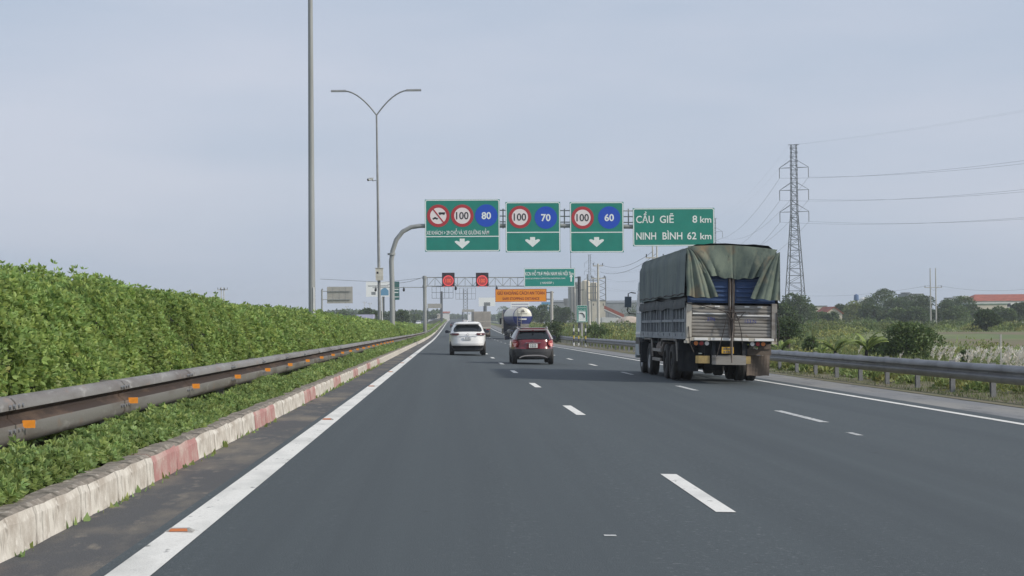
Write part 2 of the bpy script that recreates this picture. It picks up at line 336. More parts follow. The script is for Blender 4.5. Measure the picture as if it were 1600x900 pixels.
# ------------------------------------------------------------------ road alignment
GS = 16 / FPX; CF = .029
UL, UR = -1.66, 9.05
_Y = [-120, 0, 60, 120, 170]
_s = [(y, UL, -GS * y - CF * UL, UR, -GS * y - CF * UR) for y in _Y]
for y, l, r in ((300, (686, 521), (778, 518.5)), (400, (692, 513), (763, 511)), (600, (697, 505.5), (745, 505)), (800, (700, 502), (737, 502)), (1200, (704, 499), (729, 499.3))):
    a = at(*l, y); b = at(*r, y); _s.append((y, a.x, a.z, b.x, b.z))
la = _s[-1]
_s.append((1600, la[1] + 2.5, la[2] - 1.2, la[3] + 2.5, la[4] - 1.2)); _s.append((3000, la[1] + 8, la[2] - 3, la[3] + 8, la[4] - 3))
_s = np.array(_s)
def _her(Yq, col):
    Y = _s[:, 0]; V = _s[:, col]; m_ = np.gradient(V, Y); Yq = np.clip(np.asarray(Yq, float), Y[0], Y[-1])
    i = np.clip(np.searchsorted(Y, Yq, 'right') - 1, 0, len(Y) - 2); h = Y[i + 1] - Y[i]; t = (Yq - Y[i]) / h
    d = (V[i + 1] - V[i]) / h
    m0 = np.clip(m_[i], -3 * abs(d), 3 * abs(d)) if False else m_[i]; m1 = m_[i + 1]
    return (2 * t**3 - 3 * t**2 + 1) * V[i] + (t**3 - 2 * t**2 + t) * h * m0 + (-2 * t**3 + 3 * t**2) * V[i + 1] + (t**3 - t**2) * h * m1
def RX(u, Y):
    a = _her(Y, 1); b = _her(Y, 3); return a + (np.asarray(u, float) - UL) / (UR - UL) * (b - a)
def RZ(u, Y):
    a = _her(Y, 2); b = _her(Y, 4); uu = np.clip(np.asarray(u, float), -2.4, 11.3); return a + (uu - UL) / (UR - UL) * (b - a)
def RP(u, Y, h=0.0): return Vector((float(RX(u, Y)), float(Y), float(RZ(u, Y)) + h))
def uofx(x, Y): a = _her(Y, 1); b = _her(Y, 3); return UL + (x - a) / (b - a) * (UR - UL)
FIELD = -1.5
def TZ(u, Y):
    """terrain height"""
    u = np.asarray(u, float); Y = np.asarray(Y, float); z = RZ(u, Y)
    t = np.clip((u - 14.6) / 5.0, 0, 1); t = t * t * (3 - 2 * t)
    zf = FIELD + .12 * np.sin(u * .11 + Y * .05) * np.clip((u - 20) / 20, 0, 1)
    right = (z - .12 * np.clip((u - 11.3) / 1.2, 0, 1)) * (1 - t) + zf * t
    t2 = np.clip((-21 - u) / 6.0, 0, 1); left = z * (1 - t2) + FIELD * t2
    return np.where(u > 11.3, right, np.where(u < -21, left, z))
Ys = np.array(sorted(set(list(np.arange(-100, 200, 4.)) + list(np.arange(200, 1300, 12.)) + list(np.arange(1300, 3000, 60.)))))
def strip(name, us, mat_, dz, Y=Ys, parent=None, kind='structure', hfun=RZ):
    m_ = MB(); P = [[(float(RX(u, y)), y, float(hfun(u, y)) + (dz(u) if callable(dz) else dz)) for u in us] for y in Y]
    m_.grid(P); return m_.build(name, mat_, parent, smooth=True, kind=kind)
# ground
uu = [-1400, -900, -500, -250, -120, -60, -40, -27, -25, -23, -21, -20, -2.4, 11.3, 11.8, 12.5, 13.5, 14.6, 15.5, 16.5, 17.5, 18.5, 19.6, 22, 26, 32, 40, 55, 80, 120, 180, 260, 400, 600, 900, 1400]
strip('ground', uu, 'field', lambda u: -.08 if -20.5 < u < 11.5 else (-.03 if u < 14 else 0), hfun=TZ)
pv = strip('verge', [11.2, 11.8, 12.5, 13.5, 14.6, 15.2], 'verge', .01, Y=Ys[Ys < 500], hfun=TZ)
road = strip('road', [-1.86, -1.2, 0, 2.09, 4, 5.78, 7.5, 9.2, 9.6], 'asphalt', 0.0)
strip('road_edge', [-2.44, -2.1, -1.86], 'asphalt_edge', 0.0)
strip('shoulder', [9.6, 10.2, 11.3], 'shoulder', 0.0)
strip('opposite_road', [-18.6, -13, -7.6], 'asphalt', -.02)
# markings
def mark(name, u0, u1, y0, y1, n, mat_='paint', wob=0):
    m_ = MB(); P = []
    for k in range(n + 1):
        y = y0 + (y1 - y0) * k / n; q = wob * sin(y * .9)
        P.append([(float(RX(u, y)), y, float(RZ(u, y)) + .004) for u in (u0 + q, u1 + q)])
    m_.grid(P); return m_.build(name, mat_, road)
def longmark(name, u0, u1, yy, mat_='paint', parent=None):
    m_ = MB(); m_.grid([[(float(RX(u, y)), y, float(RZ(u, y)) + .004) for u in (u0, u1)] for y in yy]); return m_.build(name, mat_, parent or road)
longmark('edge_line', -1.78, -1.55, [y for y in Ys if y < 1300])
longmark('edge_line', 8.96, 9.14, [y for y in Ys if y < 1300])
longmark('edge_line', -8.3, -8.1, [y for y in Ys if y < 1300], parent=bpy.data.objects['opposite_road'])
y = 1.35
d1 = [(11.8, 14.9), (25.2, 28.3)] + [(37.1 + 12.15 * k, 40.1 + 12.15 * k) for k in range(60)]
for a, b in d1: mark('lane_dash', 1.975 if a < 20 else 2.02, 2.125 if a < 20 else 2.17, a, b, 2)
d2 = [(24.4, 27.9), (37.1, 40.2)] + [(50.0 + 12.15 * k, 53.0 + 12.15 * k) for k in range(58)]
for a, b in d2: mark('lane_dash', 5.70, 5.85, a, b, 2, 'paint' if a > 60 else 'worn_paint')
mark('lane_dash', 5.47, 5.57, 21.3, 21.9, 1, 'worn_paint'); mark('lane_dash', 1.0, 1.08, 10.3, 10.37, 1, 'worn_paint')

# median soil
def mz(h): return lambda u, Y: RZ(-2.4, Y) + h
strip('median_soil', [-2.6, -3.6, -5, -7.2, -7.6], 'soil', 0.0, hfun=lambda u, Y: RZ(-2.4, Y) + (.17 if u > -3 else (.22 if u > -6 else .12)))

# kerb
kerb = bpy.data.objects.new('kerb', None); COL.objects.link(kerb); tag(kerb, 'weathered concrete kerb with red and white painted blocks beside the left lane edge', 'kerb'); kerb['kind'] = 'structure'
kb = []
def kerb_block(y0, y1, v):
    m_ = MB(); pr = [(-2.42, -.02), (-2.435, .17), (-2.455, .215), (-2.50, .235), (-2.63, .235), (-2.66, -.02)]
    P = []
    for k in range(5):
        t = k / 4; yy = y0 + .006 + (y1 - y0 - .012) * t; e = .006 if k in (0, 4) else 0
        P.append([(x + e * (-1 if i < 3 else 0) + random.uniform(-.004, .004), yy, z - (e if z > .1 else 0) + (random.uniform(-.012, .006) if 0 < z else 0)) for i, (x, z) in enumerate(pr)])
    m_.grid([[(p[0] - (-2.44), p[1] - y0, p[2]) for p in r] for r in P])
    n = len(pr)
    m_.add([(p[0] + 2.44, p[1] - y0, p[2]) for p in P[0]], [tuple(range(n))]); m_.add([(p[0] + 2.44, p[1] - y0, p[2]) for p in P[-1]], [tuple(range(n))])
    m_.mi = [0] * len(m_.f)
    for fi, f in enumerate(m_.f):
        zz = [m_.v[i][2] for i in f]
        if len(f) == 4 and min(zz) > .19: m_.mi[fi] = 1
    return m_.build('kerb_block', [v, 'kerb_top'], kerb)
BL = 1.16
base = 13.35
variants = {}
y = base - 12 * BL; i = -12
while y < 150:
    ph = i % 6; v = 'kerb_red' if ph in (0, 1) and y < 62 else 'kerb_white'
    if y > 2:
        key = (v, random.randrange(5)) 
        if key not in variants: b = kerb_block(0, BL, v); variants[key] = b
        else: b = share('kerb_block', variants[key], kerb)
        b.location = (float(RX(-2.44, y)), y, float(RZ(-2.4, y))); b.rotation_euler = (random.uniform(-.003, .003), random.uniform(-.02, .012), random.uniform(-.006, .006))
    y += BL; i += 1
m_ = MB(); yy = [v for v in Ys if v >= 140 and v < 1300]; yy[0] = y
for a, b in ((-2.42, 0), (-2.46, .23), (-2.63, .235), (-2.66, 0)): pass
m_.grid([[(float(RX(u, q)), q, float(RZ(-2.4, q)) + h) for u, h in ((-2.42, 0), (-2.45, .22), (-2.50, .235), (-2.66, .235), (-2.67, 0))] for q in yy]); m_.build('kerb_run', 'kerb_white', kerb, kind='stuff')

# ------------------------------------------------------------------ guard rails
def wbeam(name, u, zb, H, side, Y, parent, mats, steps):
    """corrugated rail; side=+1 faces +x"""
    prof = [(0, 0), (.05, .05 * H), (.08, .18 * H), (.08, .44 * H), (.02, .56 * H), (.02, .64 * H), (.08, .74 * H), (.075, .88 * H), (.045, .97 * H), (0, H), (-.02, H), (-.02, 0)] if side > 0 else [(0, 0), (.035, .03), (.085, .22 * H), (.085, .34 * H), (.0, .46 * H), (0, .54 * H), (.085, .66 * H), (.085, .78 * H), (.035, .97 * H), (0, H), (-.02, H), (-.02, 0)]
    mi = [0] * 12; m_ = MB(); n = len(prof)
    P = [[(float(RX(u, q)) + side * a, q, float(zb(q)) + z) for a, z in prof] for q in steps]
    m_.grid(P, close=True)
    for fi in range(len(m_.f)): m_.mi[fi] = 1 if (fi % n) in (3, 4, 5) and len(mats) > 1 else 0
    return m_.build(name, mats, parent, smooth=True)
railL = thing('guard_rail', 'weathered steel crash barrier with orange reflectors along the median hedge', 'guard rail')
zl = lambda q: RZ(-2.4, q) + .40
def rail_sections(u, z, H, side, y0, y1, L_, parent, mats, far):
    y = y0
    while y < y1:
        wbeam('rail_beam', u, z, H, side, None, parent, mats, list(np.linspace(y, y + L_, 3))); y += L_ - 0.0
    wbeam('rail_beam', u, z, H, side, None, parent, mats, [y] + [v for v in Ys if v > y and v < far])
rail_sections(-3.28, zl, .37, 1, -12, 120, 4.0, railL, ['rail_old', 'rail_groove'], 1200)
pst = None; rf = None
for k in range(60):
    q = 4.2 + 4.0 * k - 0.0
    p = RP(-3.42, q); p.z = float(RZ(-2.4, q))
    if pst is None:
        mb = MB(); mb.box(-.055, .055, -.06, .06, 0, .76); pst = mb.build('post', 'rail_old', railL); pst.location = p
    else: share('post', pst, railL, p)
    if 6 < q < 96:
        p = RP(-3.2, q); p.z = float(RZ(-2.4, q)) + .555
        if rf is None:
            mb = MB(); mb.prism([(-.046, -.029), (.046, -.029), (.046, .029), (-.046, .029)], -.012, .012); mb.box(-.06, -.02, .012, .03, -.02, .02); rf = mb.build('reflector', 'reflector', railL); rf.location = p + Vector((.045, 0, 0)); rf.rotation_euler = (0, 0, radians(12))
        else: share('reflector', rf, railL, p + Vector((.045, 0, 0)), radians(12))
railR = thing('guard_rail', 'grey galvanised W-beam crash barrier on posts along the right verge', 'guard rail')
HR = .42
zr = lambda q: RZ(11.3, q) + .22 + .029 * 1.2 + np.where(q > 190, -.0, 0)
rail_sections(13.0, zr, .44, -1, -8, 260, 5.0, railR, ['galv'], 1200)
pst = None
for k in range(120):
    q = 4 + 3.1 * k; p = RP(13.12, q); p.z = float(TZ(13.1, q)) - .02
    if pst is None:
        mb = MB(); mb.box(-.06, .06, -.06, -.05, 0, .86); mb.box(-.06, .06, .05, .06, 0, .86); mb.box(-.005, .005, -.05, .05, 0, .86); mb.box(-.13, -.06, -.07, .07, .52, .8)
        pst = mb.build('post', 'galv', railR); pst.location = p
    else: share('post', pst, railR, p)
railF = thing('guard_rail', 'thin pale crash barrier on the far side of the opposite carriageway', 'guard rail')
wbeam('rail_beam', -19.4, lambda q: RZ(-2.4, q) + .45, .34, 1, None, railF, ['galv'], [v for v in Ys if 60 < v < 1100])
mb = MB()
for k in range(100): 
    q = 60 + 8 * k; p = RP(-19.5, q); mb.box(p.x - .05, p.x + .05, q - .05, q + .05, float(RZ(-2.4, q)) - .1, float(RZ(-2.4, q)) + .75)
mb.build('posts', 'galv', railF, kind='stuff')

# splice bolts
def bolts(u, zf, side, ys, parent, zs):
    src = None
    for q in ys:
        if src is None:
            mb = MB()
            for dy in (-.17, -.06, .06, .17):
                for z in zs: mb.tube([(0, dy, z), (side * .018, dy, z)], .017, 6)
            src = mb.build('splice_bolts', 'galv', parent, kind='stuff'); o = src
        else: o = share('splice_bolts', src, parent); o['kind'] = 'stuff'
        o.location = (float(RX(u, q)) + side * .078, q, float(zf(q)))
bolts(-3.28, zl, 1, [-12 + 4 * k for k in range(5, 16)], railL, (.12, .30))
bolts(13.0, zr, -1, [-8 + 5 * k for k in range(7, 19)], railR, (.12, .31))
for nm, u, zf, H_, side, par, ys in (('splice_plate', -3.28, zl, .37, 1, railL, [-12 + 4 * k for k in range(5, 16)]), ('splice_plate', 13.0, zr, .44, -1, railR, [-8 + 5 * k for k in range(7, 19)])):
    for q in ys:
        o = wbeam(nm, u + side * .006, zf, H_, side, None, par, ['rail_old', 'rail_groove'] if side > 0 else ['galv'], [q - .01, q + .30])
# road studs
for k, q in enumerate((10.2, 22.6, 35.6, 47.5, 59.8, 72.0)):
    tg = thing('road_stud', ['nearest orange road stud set in the white edge line', 'second orange road stud on the left edge line, beside the red kerb blocks', 'third orange road stud up the left edge line', 'fourth orange road stud up the left edge line', 'fifth orange road stud up the left edge line', 'farthest visible orange road stud on the left edge line'][k], 'road stud', RP(-1.70, q, .004), group='road studs on the left edge line')
    if k == 0:
        mb = MB(); mb.add([(-.09, -.055, 0), (.09, -.055, 0), (.09, .055, 0), (-.09, .055, 0), (-.06, -.02, .02), (.06, -.02, .02), (.06, .02, .02), (-.06, .02, .02)], [(0, 1, 5, 4), (1, 2, 6, 5), (2, 3, 7, 6), (3, 0, 4, 7), (4, 5, 6, 7)]); sb = mb.build('stud_body', 'stud_body', tg)
        mb = MB(); mb.add([(-.06, -.051, .0055), (.06, -.051, .0055), (.05, -.024, .0205), (-.05, -.024, .0205)], [(0, 1, 2, 3)]); sc = mb.build('lens', 'stud_lens', tg)
    else: share('stud_body', sb, tg); share('lens', sc, tg)

# ------------------------------------------------------------------ hedges
def n1(a, b=0.0, seed=0):
    """cheap smooth noise on arrays"""
    a = np.asarray(a, float); b = np.asarray(b, float); r = np.random.default_rng(seed); v = 0
    for k in range(5):
        f1, f2 = r.uniform(-1, 1, 2); p = r.uniform(0, 6.28); v = v + np.sin(a * f1 * 2 + b * f2 * 2 + p)
    return v / 5
def hedge_front(u_top, u_bot, zb, zt, t): return
def hedge_surface(s, y, kind):
    """s in 0..1 over front face then top; returns u offset, height, normal(u,z)"""
    if kind == 'tall':
        ub, ut, zb, zt, ue = -3.66, -4.10, .30, 1.80, -6.3
    else:
        ub, ut, zb, zt, ue = -2.66, -2.76, .22, .36, -3.08
    lump = .16 * n1(y * 2.2, s * 5, 3) + .12 * n1(y * 5.1, s * 9, 4) + .05 * n1(y * 11, s * 17, 8)
    lump = lump * (1 if kind == 'tall' else .55)
    hf = .55
    f = np.clip(s / hf, 0, 1); g = np.clip((s - hf) / (1 - hf), 0, 1)
    u = ub + (ut - ub) * f ** 2 + (ue - ut) * g
    z = zb + (zt - zb) * f + (.18 if kind == 'tall' else .05) * np.sin(g * pi) + .0
    front = s < hf
    nu = np.where(front, .95, .15 - .3 * g); nz_ = np.where(front, .25 + .5 * f ** 3, 1.0)
    if kind == 'tall': z = z + (.11 * n1(y * .7, 0, 21) - .20 + .12 * np.exp(-np.maximum(y - 12, 0) / 14) - .85 * np.clip((y - 230) / 220, 0, 1)) * f
    else: z = z + .07 * n1(y * .9, 0, 22) * f
    return u + nu * lump, z + nz_ * lump * (f > .5), nu, nz_
def hedge(name, label, kind, bands, matn, step=.2):
    root = thing(name, label, 'hedge')
    # inner woody core
    m_ = MB(); 
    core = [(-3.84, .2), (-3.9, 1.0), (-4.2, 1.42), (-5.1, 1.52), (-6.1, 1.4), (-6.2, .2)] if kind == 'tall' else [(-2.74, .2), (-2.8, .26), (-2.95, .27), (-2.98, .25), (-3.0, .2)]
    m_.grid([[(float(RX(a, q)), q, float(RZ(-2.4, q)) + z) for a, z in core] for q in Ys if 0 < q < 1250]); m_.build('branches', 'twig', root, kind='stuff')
    Pa, Da, Sa, Ta = [], [], [], []
    for y0, y1, dens, ls, k in bands:
        area = (y1 - y0) * (3.9 if kind == 'tall' else .95); n = int(area * dens)
        y = rng.uniform(y0, y1, n); s = rng.uniform(0, 1, n) ** (1.0)
        u, z, nu, nz_ = hedge_surface(s, y, kind)
        dep = rng.uniform(0, 1, n) ** 2 * ls * 2.2
        u = u - nu * dep; z = z - nz_ * dep
        # sprigs standing out of the top
        up = rng.uniform(0, 1, n) < .12; z = z + np.where(up, rng.uniform(0, .10, n) * (1 if kind == 'tall' else .5), 0)
        x = RX(u, y); zz = RZ(-2.4, y) + z
        C = np.stack([x, y, zz], 1); N = np.stack([nu * .8, np.zeros(n) - .05, nz_ * .6 + .55], 1) + rng.normal(0, .3, (n, 3)); N /= np.linalg.norm(N, axis=1, keepdims=True)
        t = tints(n, .72, 1.25, .08) * (1 - .35 * dep / (ls * 2.2))[:, None] * 1.0
        t = tints(n, .75, 1.25, .10) * (1 + .22 * n1(y * 1.3, s * 6, 9))[:, None]; dry = rng.uniform(0, 1, n) < .006; t = np.where(dry[:, None], t * np.array([1.1, .9, 1.0]), t)
        for q in range(k):
            A = rng.normal(size=(n, 3)); A -= N * (A * N).sum(1, keepdims=True); A /= np.linalg.norm(A, axis=1, keepdims=True)
            Dr = N * rng.uniform(.25, .9, (n, 1)) + A * rng.uniform(.5, 1, (n, 1))
            Pa.append(C - N * ls * .25 + A * ls * .05); Da.append(Dr); Sa.append(ls * rng.uniform(.7, 1.25, n)); Ta.append(t * rng.uniform(.88, 1.12, (n, 1)))
    leaves('foliage', [matn], np.concatenate(Pa), np.concatenate(Da), np.concatenate(Sa), np.concatenate(Ta), root, asp=.46)
    return root
hedge('hedge', 'tall clipped green hedge running the length of the median behind the crash barrier', 'tall', [(9, 30, 330, .064, 7), (30, 62, 150, .095, 6), (62, 130, 60, .14, 5), (130, 300, 17, .27, 4), (300, 1250, 4.5, .5, 4)], 'leaf_hedge')
hedge('low_hedge', 'knee-high leafy hedge between the painted kerb and the crash barrier', 'low', [(7, 30, 560, .052, 7), (30, 62, 230, .078, 6), (62, 130, 70, .13, 5), (130, 300, 28, .2, 4), (300, 900, 8, .4, 3)], 'leaf_low')
# ------------------------------------------------------------------ poles, gantries and signs
def gz(u, Y): return float(TZ(u, Y))
# tall lamp post cut by the top of the frame
def lamp_post(name, label, base, H, arm, rise, r0, r1, matn, extras=True):
    t = thing(name, label, 'street lamp', base)
    mb = MB(); mb.tube([(0, 0, 0), (0, 0, H * .5), (0, 0, H)], [r0, (r0 + r1) / 2, r1], 12); mb.tube([(0, 0, 0), (0, 0, .25)], [r0 * 1.5, r0 * 1.5], 12); mb.build('pole', matn, t, smooth=True)
    for s in (-1, 1):
        pts = []
        for k in range(9):
            a = k / 8; pts.append((s * arm * a, 0, H + rise * (1 - (1 - a) ** 1.8)))
        mb = MB(); mb.tube(pts, [r1 * .85] * 9, 8); mb.build('arm', matn, t, smooth=True)
        e = Vector(pts[-1]); mb = MB()
        mb.prismx([(-.16, -.05), (-.12, .07), (.12, .07), (.16, -.05)], e.x - .1 * s, e.x + .95 * s); 
        lm = mb.build('lamp_head', 'pole_paint', t); lm.location = (0, 0, e.z)
        mb = MB(); mb.box(min(e.x + .1 * s, e.x + .85 * s), max(e.x + .1 * s, e.x + .85 * s), -.1, .1, -.06, -.052); mb.build('lens', 'lamp_white', lm)
    return t
b = at(487.5, 480, 53); b.z = float(RZ(-2.4, 53)) + .1
tp = lamp_post('street_lamp', 'tall tapered grey lamp post, its top cut off by the photo edge', b, 14.8, 3.1, 1.6, .122, .068, 'pole_grey')
mb = MB(); mb.box(.05, .10, -.125, -.105, 1.55, 2.55); mb.build('notice_strip', 'white', tp)
Yl = 112; b = at(593.5, 495, Yl); b.z = float(RZ(-2.4, Yl)) + .1
lf = lamp_post('street_lamp', 'double-armed grey lamp post with a small camera and a cream control box', b, at(588, 180, Yl).z - b.z, 2.2, 1.72, .125, .06, 'pole_paint')
lf.rotation_euler = (0, radians(-.5), 0)
mb = MB(); zc = at(592, 429, Yl).z - b.z; mb.box(-.22, .30, -.34, -.12, zc - .42, zc + .42); mb.box(-.26, .34, -.37, -.1, zc + .42, zc + .46); bx = mb.build('control_box', 'box_cream', lf)
mb = MB(); mb.box(-.14, -.02, -.352, -.34, zc + .05, zc + .2); mb.build('vent', 'sign_black', bx)
zc = at(580, 282, Yl).z - b.z
mb = MB(); mb.tube([(-.1, 0, zc), (-.35, 0, zc - .02), (-.38, 0, zc + .08)], .025, 6); cb = mb.build('camera_bracket', 'pole_paint', lf)
mb = MB(); mb.tube([(-.30, 0, zc + .10), (-.62, 0, zc + .06)], .085, 10); mb.box(-.62, -.25, -.1, .1, zc + .17, zc + .19); cc = mb.build('camera', 'white', lf)
mb = MB(); mb.tube([(-.62, 0, zc + .06), (-.72, 0, zc + .05)], .09, 10); mb.build('lens_hood', 'black', cc)
# conduit up the pole
mb = MB(); mb.tube([(.19, -.02, .2), (.18, -.02, 3.4)], .03, 6); mb.build('cable_pipe', 'white', lf)

# first gantry: arched pipe post, one heavy tube, three thin rails
YG = 122
def A3(px, py): return at(px, py, YG)
gt = thing('sign_gantry', 'round-shouldered grey pipe gantry carrying the four green signs over the road', 'gantry', (float(A3(613, 500).x), YG, float(RZ(-2.4, YG))))
gx, gzz = gt.location.x, gt.location.z
def G(px, py, dy=0): v = A3(px, py); return (v.x - gx, dy, v.z - gzz)
top = G(655, 353)
pts = [(0, 0, 0), G(612.5, 440), G(611.5, 408), G(613.5, 392), G(619, 375), G(629, 362), G(642, 355), G(656, 353)]
mb = MB(); mb.tube(pts, [.20, .19, .185, .18, .175, .17, .165, .165], 14); gp = mb.build('post', 'pole_grey', gt, smooth=True)
c = G(611.6, 397); mb = MB(); mb.tube([(c[0], 0, c[2] - .07), (c[0], 0, c[2] + .07)], .30, 14); mb.build('flange', 'pole_grey', gp)
r = G(1108, 356); mb = MB(); mb.tube([G(654, 353), (r[0] * .5, 0, top[2] - .02), (r[0], 0, r[2])], .165, 12); mb.build('beam', 'pole_grey', gt, smooth=True)
for py in (328, 337, 346):
    a, c = G(672, py, .05), G(1108, py + 2, .05); mb = MB(); mb.tube([a, c], .042, 6); mb.build('rail', 'pole_grey', gt)
for px in (786, 882, 982, 700, 830, 930, 1050):
    a = G(px, 326, .06); c = G(px, 357, .06); mb = MB(); mb.tube([a, c], .05, 6); mb.build('upright', 'pole_grey', gt)
a = G(1100, 356); zz0 = gz(12.3, YG) - gzz
mb = MB(); mb.tube([(a[0], 0, a[2] + .1), (a[0], 0, zz0)], [.17, .2], 12); mb.build('post', 'pole_grey', gt, smooth=True)

def sign_at(px0, px1, py0, py1, Y, label, cat='road sign', green='sign_green', group=None, frame=.07, dy=-.28, th=.05, corner=.10, name='road_sign'):
    a = at((px0 + px1) / 2, (py0 + py1) / 2, Y + dy); W = (at(px1, (py0 + py1) / 2, Y + dy).x - at(px0, (py0 + py1) / 2, Y + dy).x); H = at(px0, py0, Y + dy).z - at(px0, py1, Y + dy).z
    t = thing(name, label, cat, a, 0, group)
    mb = MB(); mb.box(-W / 2, W / 2, 0, th, -H / 2, H / 2); pn = mb.build('panel', green, t)
    if frame:
        mb = MB(); e = .045 * (W / 4 if W < 8 else 2)
        def rr(w_, h_, r_):
            o = []
            for cx, cz, a0 in ((w_ - r_, h_ - r_, 0), (-w_ + r_, h_ - r_, 90), (-w_ + r_, -h_ + r_, 180), (w_ - r_, -h_ + r_, 270)):
                for k in range(5): an = radians(a0 + 22.5 * k); o.append((cx + r_ * cos(an), cz + r_ * sin(an)))
            return o
        A = rr(W / 2 - .02, H / 2 - .02, corner + frame); B = rr(W / 2 - .02 - frame, H / 2 - .02 - frame, corner)
        n = len(A)
        for k in range(n):
            q = (k + 1) % n; mb.prism([A[k], A[q], B[q], B[k]], -.008, -.001)
        mb.build('border', 'sign_white', t)
    mb = MB()
    for s in (-.3, .3): mb.box(W * s - .03, W * s + .03, th, th + .12, -H * .45, H * .45)
    mb.build('bracket', 'pole_grey', t)
    t['_w'] = W; t['_h'] = H
    return t, W, H
def roundel(t, x, z, r, txt, blue=False, symbol=False):
    mb = MB()
    if blue:
        mb.disc((x, -.004, z), r, .008); d = mb.build('speed_disc', 'sign_blue', t); text(txt, 'sign_white', (x, -.014, z - r * .30), d, r * .62, r * .84, wt=.025)
    else:
        mb.disc((x, -.004, z), r * .74, .008); d = mb.build('speed_disc' if txt else 'prohibition_disc', 'sign_disc', t)
        mb = MB(); mb.ring((x, -.004, z), r * .72, r, .012); mb.build('ring', 'sign_red', d)
        if txt: text(txt, 'sign_black', (x, -.014, z - r * .31), d, r * .66, r * 1.1, wt=.012)
        if symbol:
            for (cx, cz, s, m_) in ((x - .27 * r, z - .22 * r, 1.0, 0), (x + .32 * r, z + .22 * r, 1.25, 1)):
                mb = MB(); q = r * .24 * s
                if m_ == 0: mb.prism([(cx - q, cz - q * .3), (cx + q, cz - q * .3), (cx + q, cz + q * .1), (cx + q * .5, cz + q * .15), (cx + q * .3, cz + q * .45), (cx - q * .4, cz + q * .45), (cx - q * .6, cz + q * .1), (cx - q, cz + q * .05)], -.02, -.012)
                else: mb.prism([(cx - q, cz), (cx - q * .8, cz - q * .3), (cx + q * .6, cz - q * .35), (cx + q, cz), (cx + q, cz + q * .3), (cx - q * .9, cz + q * .3)], -.02, -.012)
                for wx in (-.6, .6): mb.disc((cx + q * wx, -.012, cz - q * .32), q * .2, .008, 10)
                mb.build('vehicle_symbol', 'sign_black', d)
            mb = MB(); a = radians(-52); dx, dz = cos(a) * r * .78, sin(a) * r * .78; nx, nz_ = -sin(a) * r * .055, cos(a) * r * .055
            mb.prism([(x - dx + nx, z - dz + nz_), (x - dx - nx, z - dz - nz_), (x + dx - nx, z + dz - nz_), (x + dx + nx, z + dz + nz_)], -.026, -.018); mb.build('slash', 'sign_red', d)
def down_arrow(t, x, z, s):
    mb = MB(); mb.prism([(x - .32 * s, z + .62 * s), (x + .32 * s, z + .62 * s), (x + .32 * s, z + .22 * s), (x + .72 * s, z + .36 * s), (x + .95 * s, z + .28 * s), (x + .9 * s, z + .12 * s), (x, z - .65 * s), (x - .9 * s, z + .12 * s), (x - .95 * s, z + .28 * s), (x - .72 * s, z + .36 * s), (x - .32 * s, z + .22 * s)], -.01, -.002)
    mb.build('arrow', 'sign_white', t)
def bar_h(t, W, z, h=.07):
    mb = MB(); mb.box(-W / 2 + .04, W / 2 - .04, -.009, -.001, z - h / 2, z + h / 2); mb.build('divider', 'sign_white', t)
def px2(t, W, H, px0, px1, py0, py1, px, py): return (-W / 2 + (px - px0) / (px1 - px0) * W, H / 2 - (py - py0) / (py1 - py0) * H)
# sign 1
q = (664, 781, 311.5, 393)
t, W, H = sign_at(*q, YG, 'green overhead lane sign with three discs, the right one a blue 80')
for px, txt, bl, sy in ((685, '', False, True), (722.5, '100', False, False), (760, '80', True, False)):
    x, z = px2(t, W, H, *q, px, 337); roundel(t, x, z, .86, txt, bl, sy)
x, z = px2(t, W, H, *q, 666.5, 366); text('XE KHÁCH > 29 CHỖ VÀ XE GIƯỜNG NẰM', 'sign_white', (x, -.006, z - .02), t, .30, 4.75, 'LEFT', wt=.012)
x, z = px2(t, W, H, *q, 722, 369.5); bar_h(t, W, z); x, z = px2(t, W, H, *q, 722, 380.5); down_arrow(t, x, z, .60)
q = (790, 875.5, 315.5, 394)
t, W, H = sign_at(*q, YG, 'green lane sign with the blue 70 disc, second from the left on the gantry')
x, z = px2(t, W, H, *q, 812.5, 339); roundel(t, x, z, .86, '100'); x, z = px2(t, W, H, *q, 853, 340); roundel(t, x, z, .86, '70', True)
x, z = px2(t, W, H, *q, 832, 363); bar_h(t, W, z); x, z = px2(t, W, H, *q, 832, 378); down_arrow(t, x, z, .60)
q = (890.5, 974.5, 315.5, 394.5)
t, W, H = sign_at(*q, YG, 'green lane sign with the blue 60 disc, third from the left on the gantry')
x, z = px2(t, W, H, *q, 910.5, 340); roundel(t, x, z, .86, '100'); x, z = px2(t, W, H, *q, 952, 340); roundel(t, x, z, .86, '60', True)
x, z = px2(t, W, H, *q, 932, 363); bar_h(t, W, z); x, z = px2(t, W, H, *q, 932, 378); down_arrow(t, x, z, .60)
q = (989, 1116.5, 325, 384.5)
t, W, H = sign_at(*q, YG, 'wide green distance sign reading CẦU GIẼ 8 km and NINH BÌNH 62 km')
for s, px, py, w_, c_ in (('CẦU', 994, 348, 28, .56), ('GIẼ', 1031, 348, 22, .56), ('8', 1082, 348, 7.5, .56), ('km', 1094, 348, 17.5, .50), ('NINH', 994, 374, 31, .56), ('BÌNH', 1035, 374, 31, .56), ('62', 1073.5, 374, 14.5, .56), ('km', 1094, 374, 17.5, .50)):
    x, z = px2(t, W, H, *q, px, py); text(s, 'sign_white', (x, -.006, z), t, c_, w_ / 127.5 * W, 'LEFT', wt=.014)

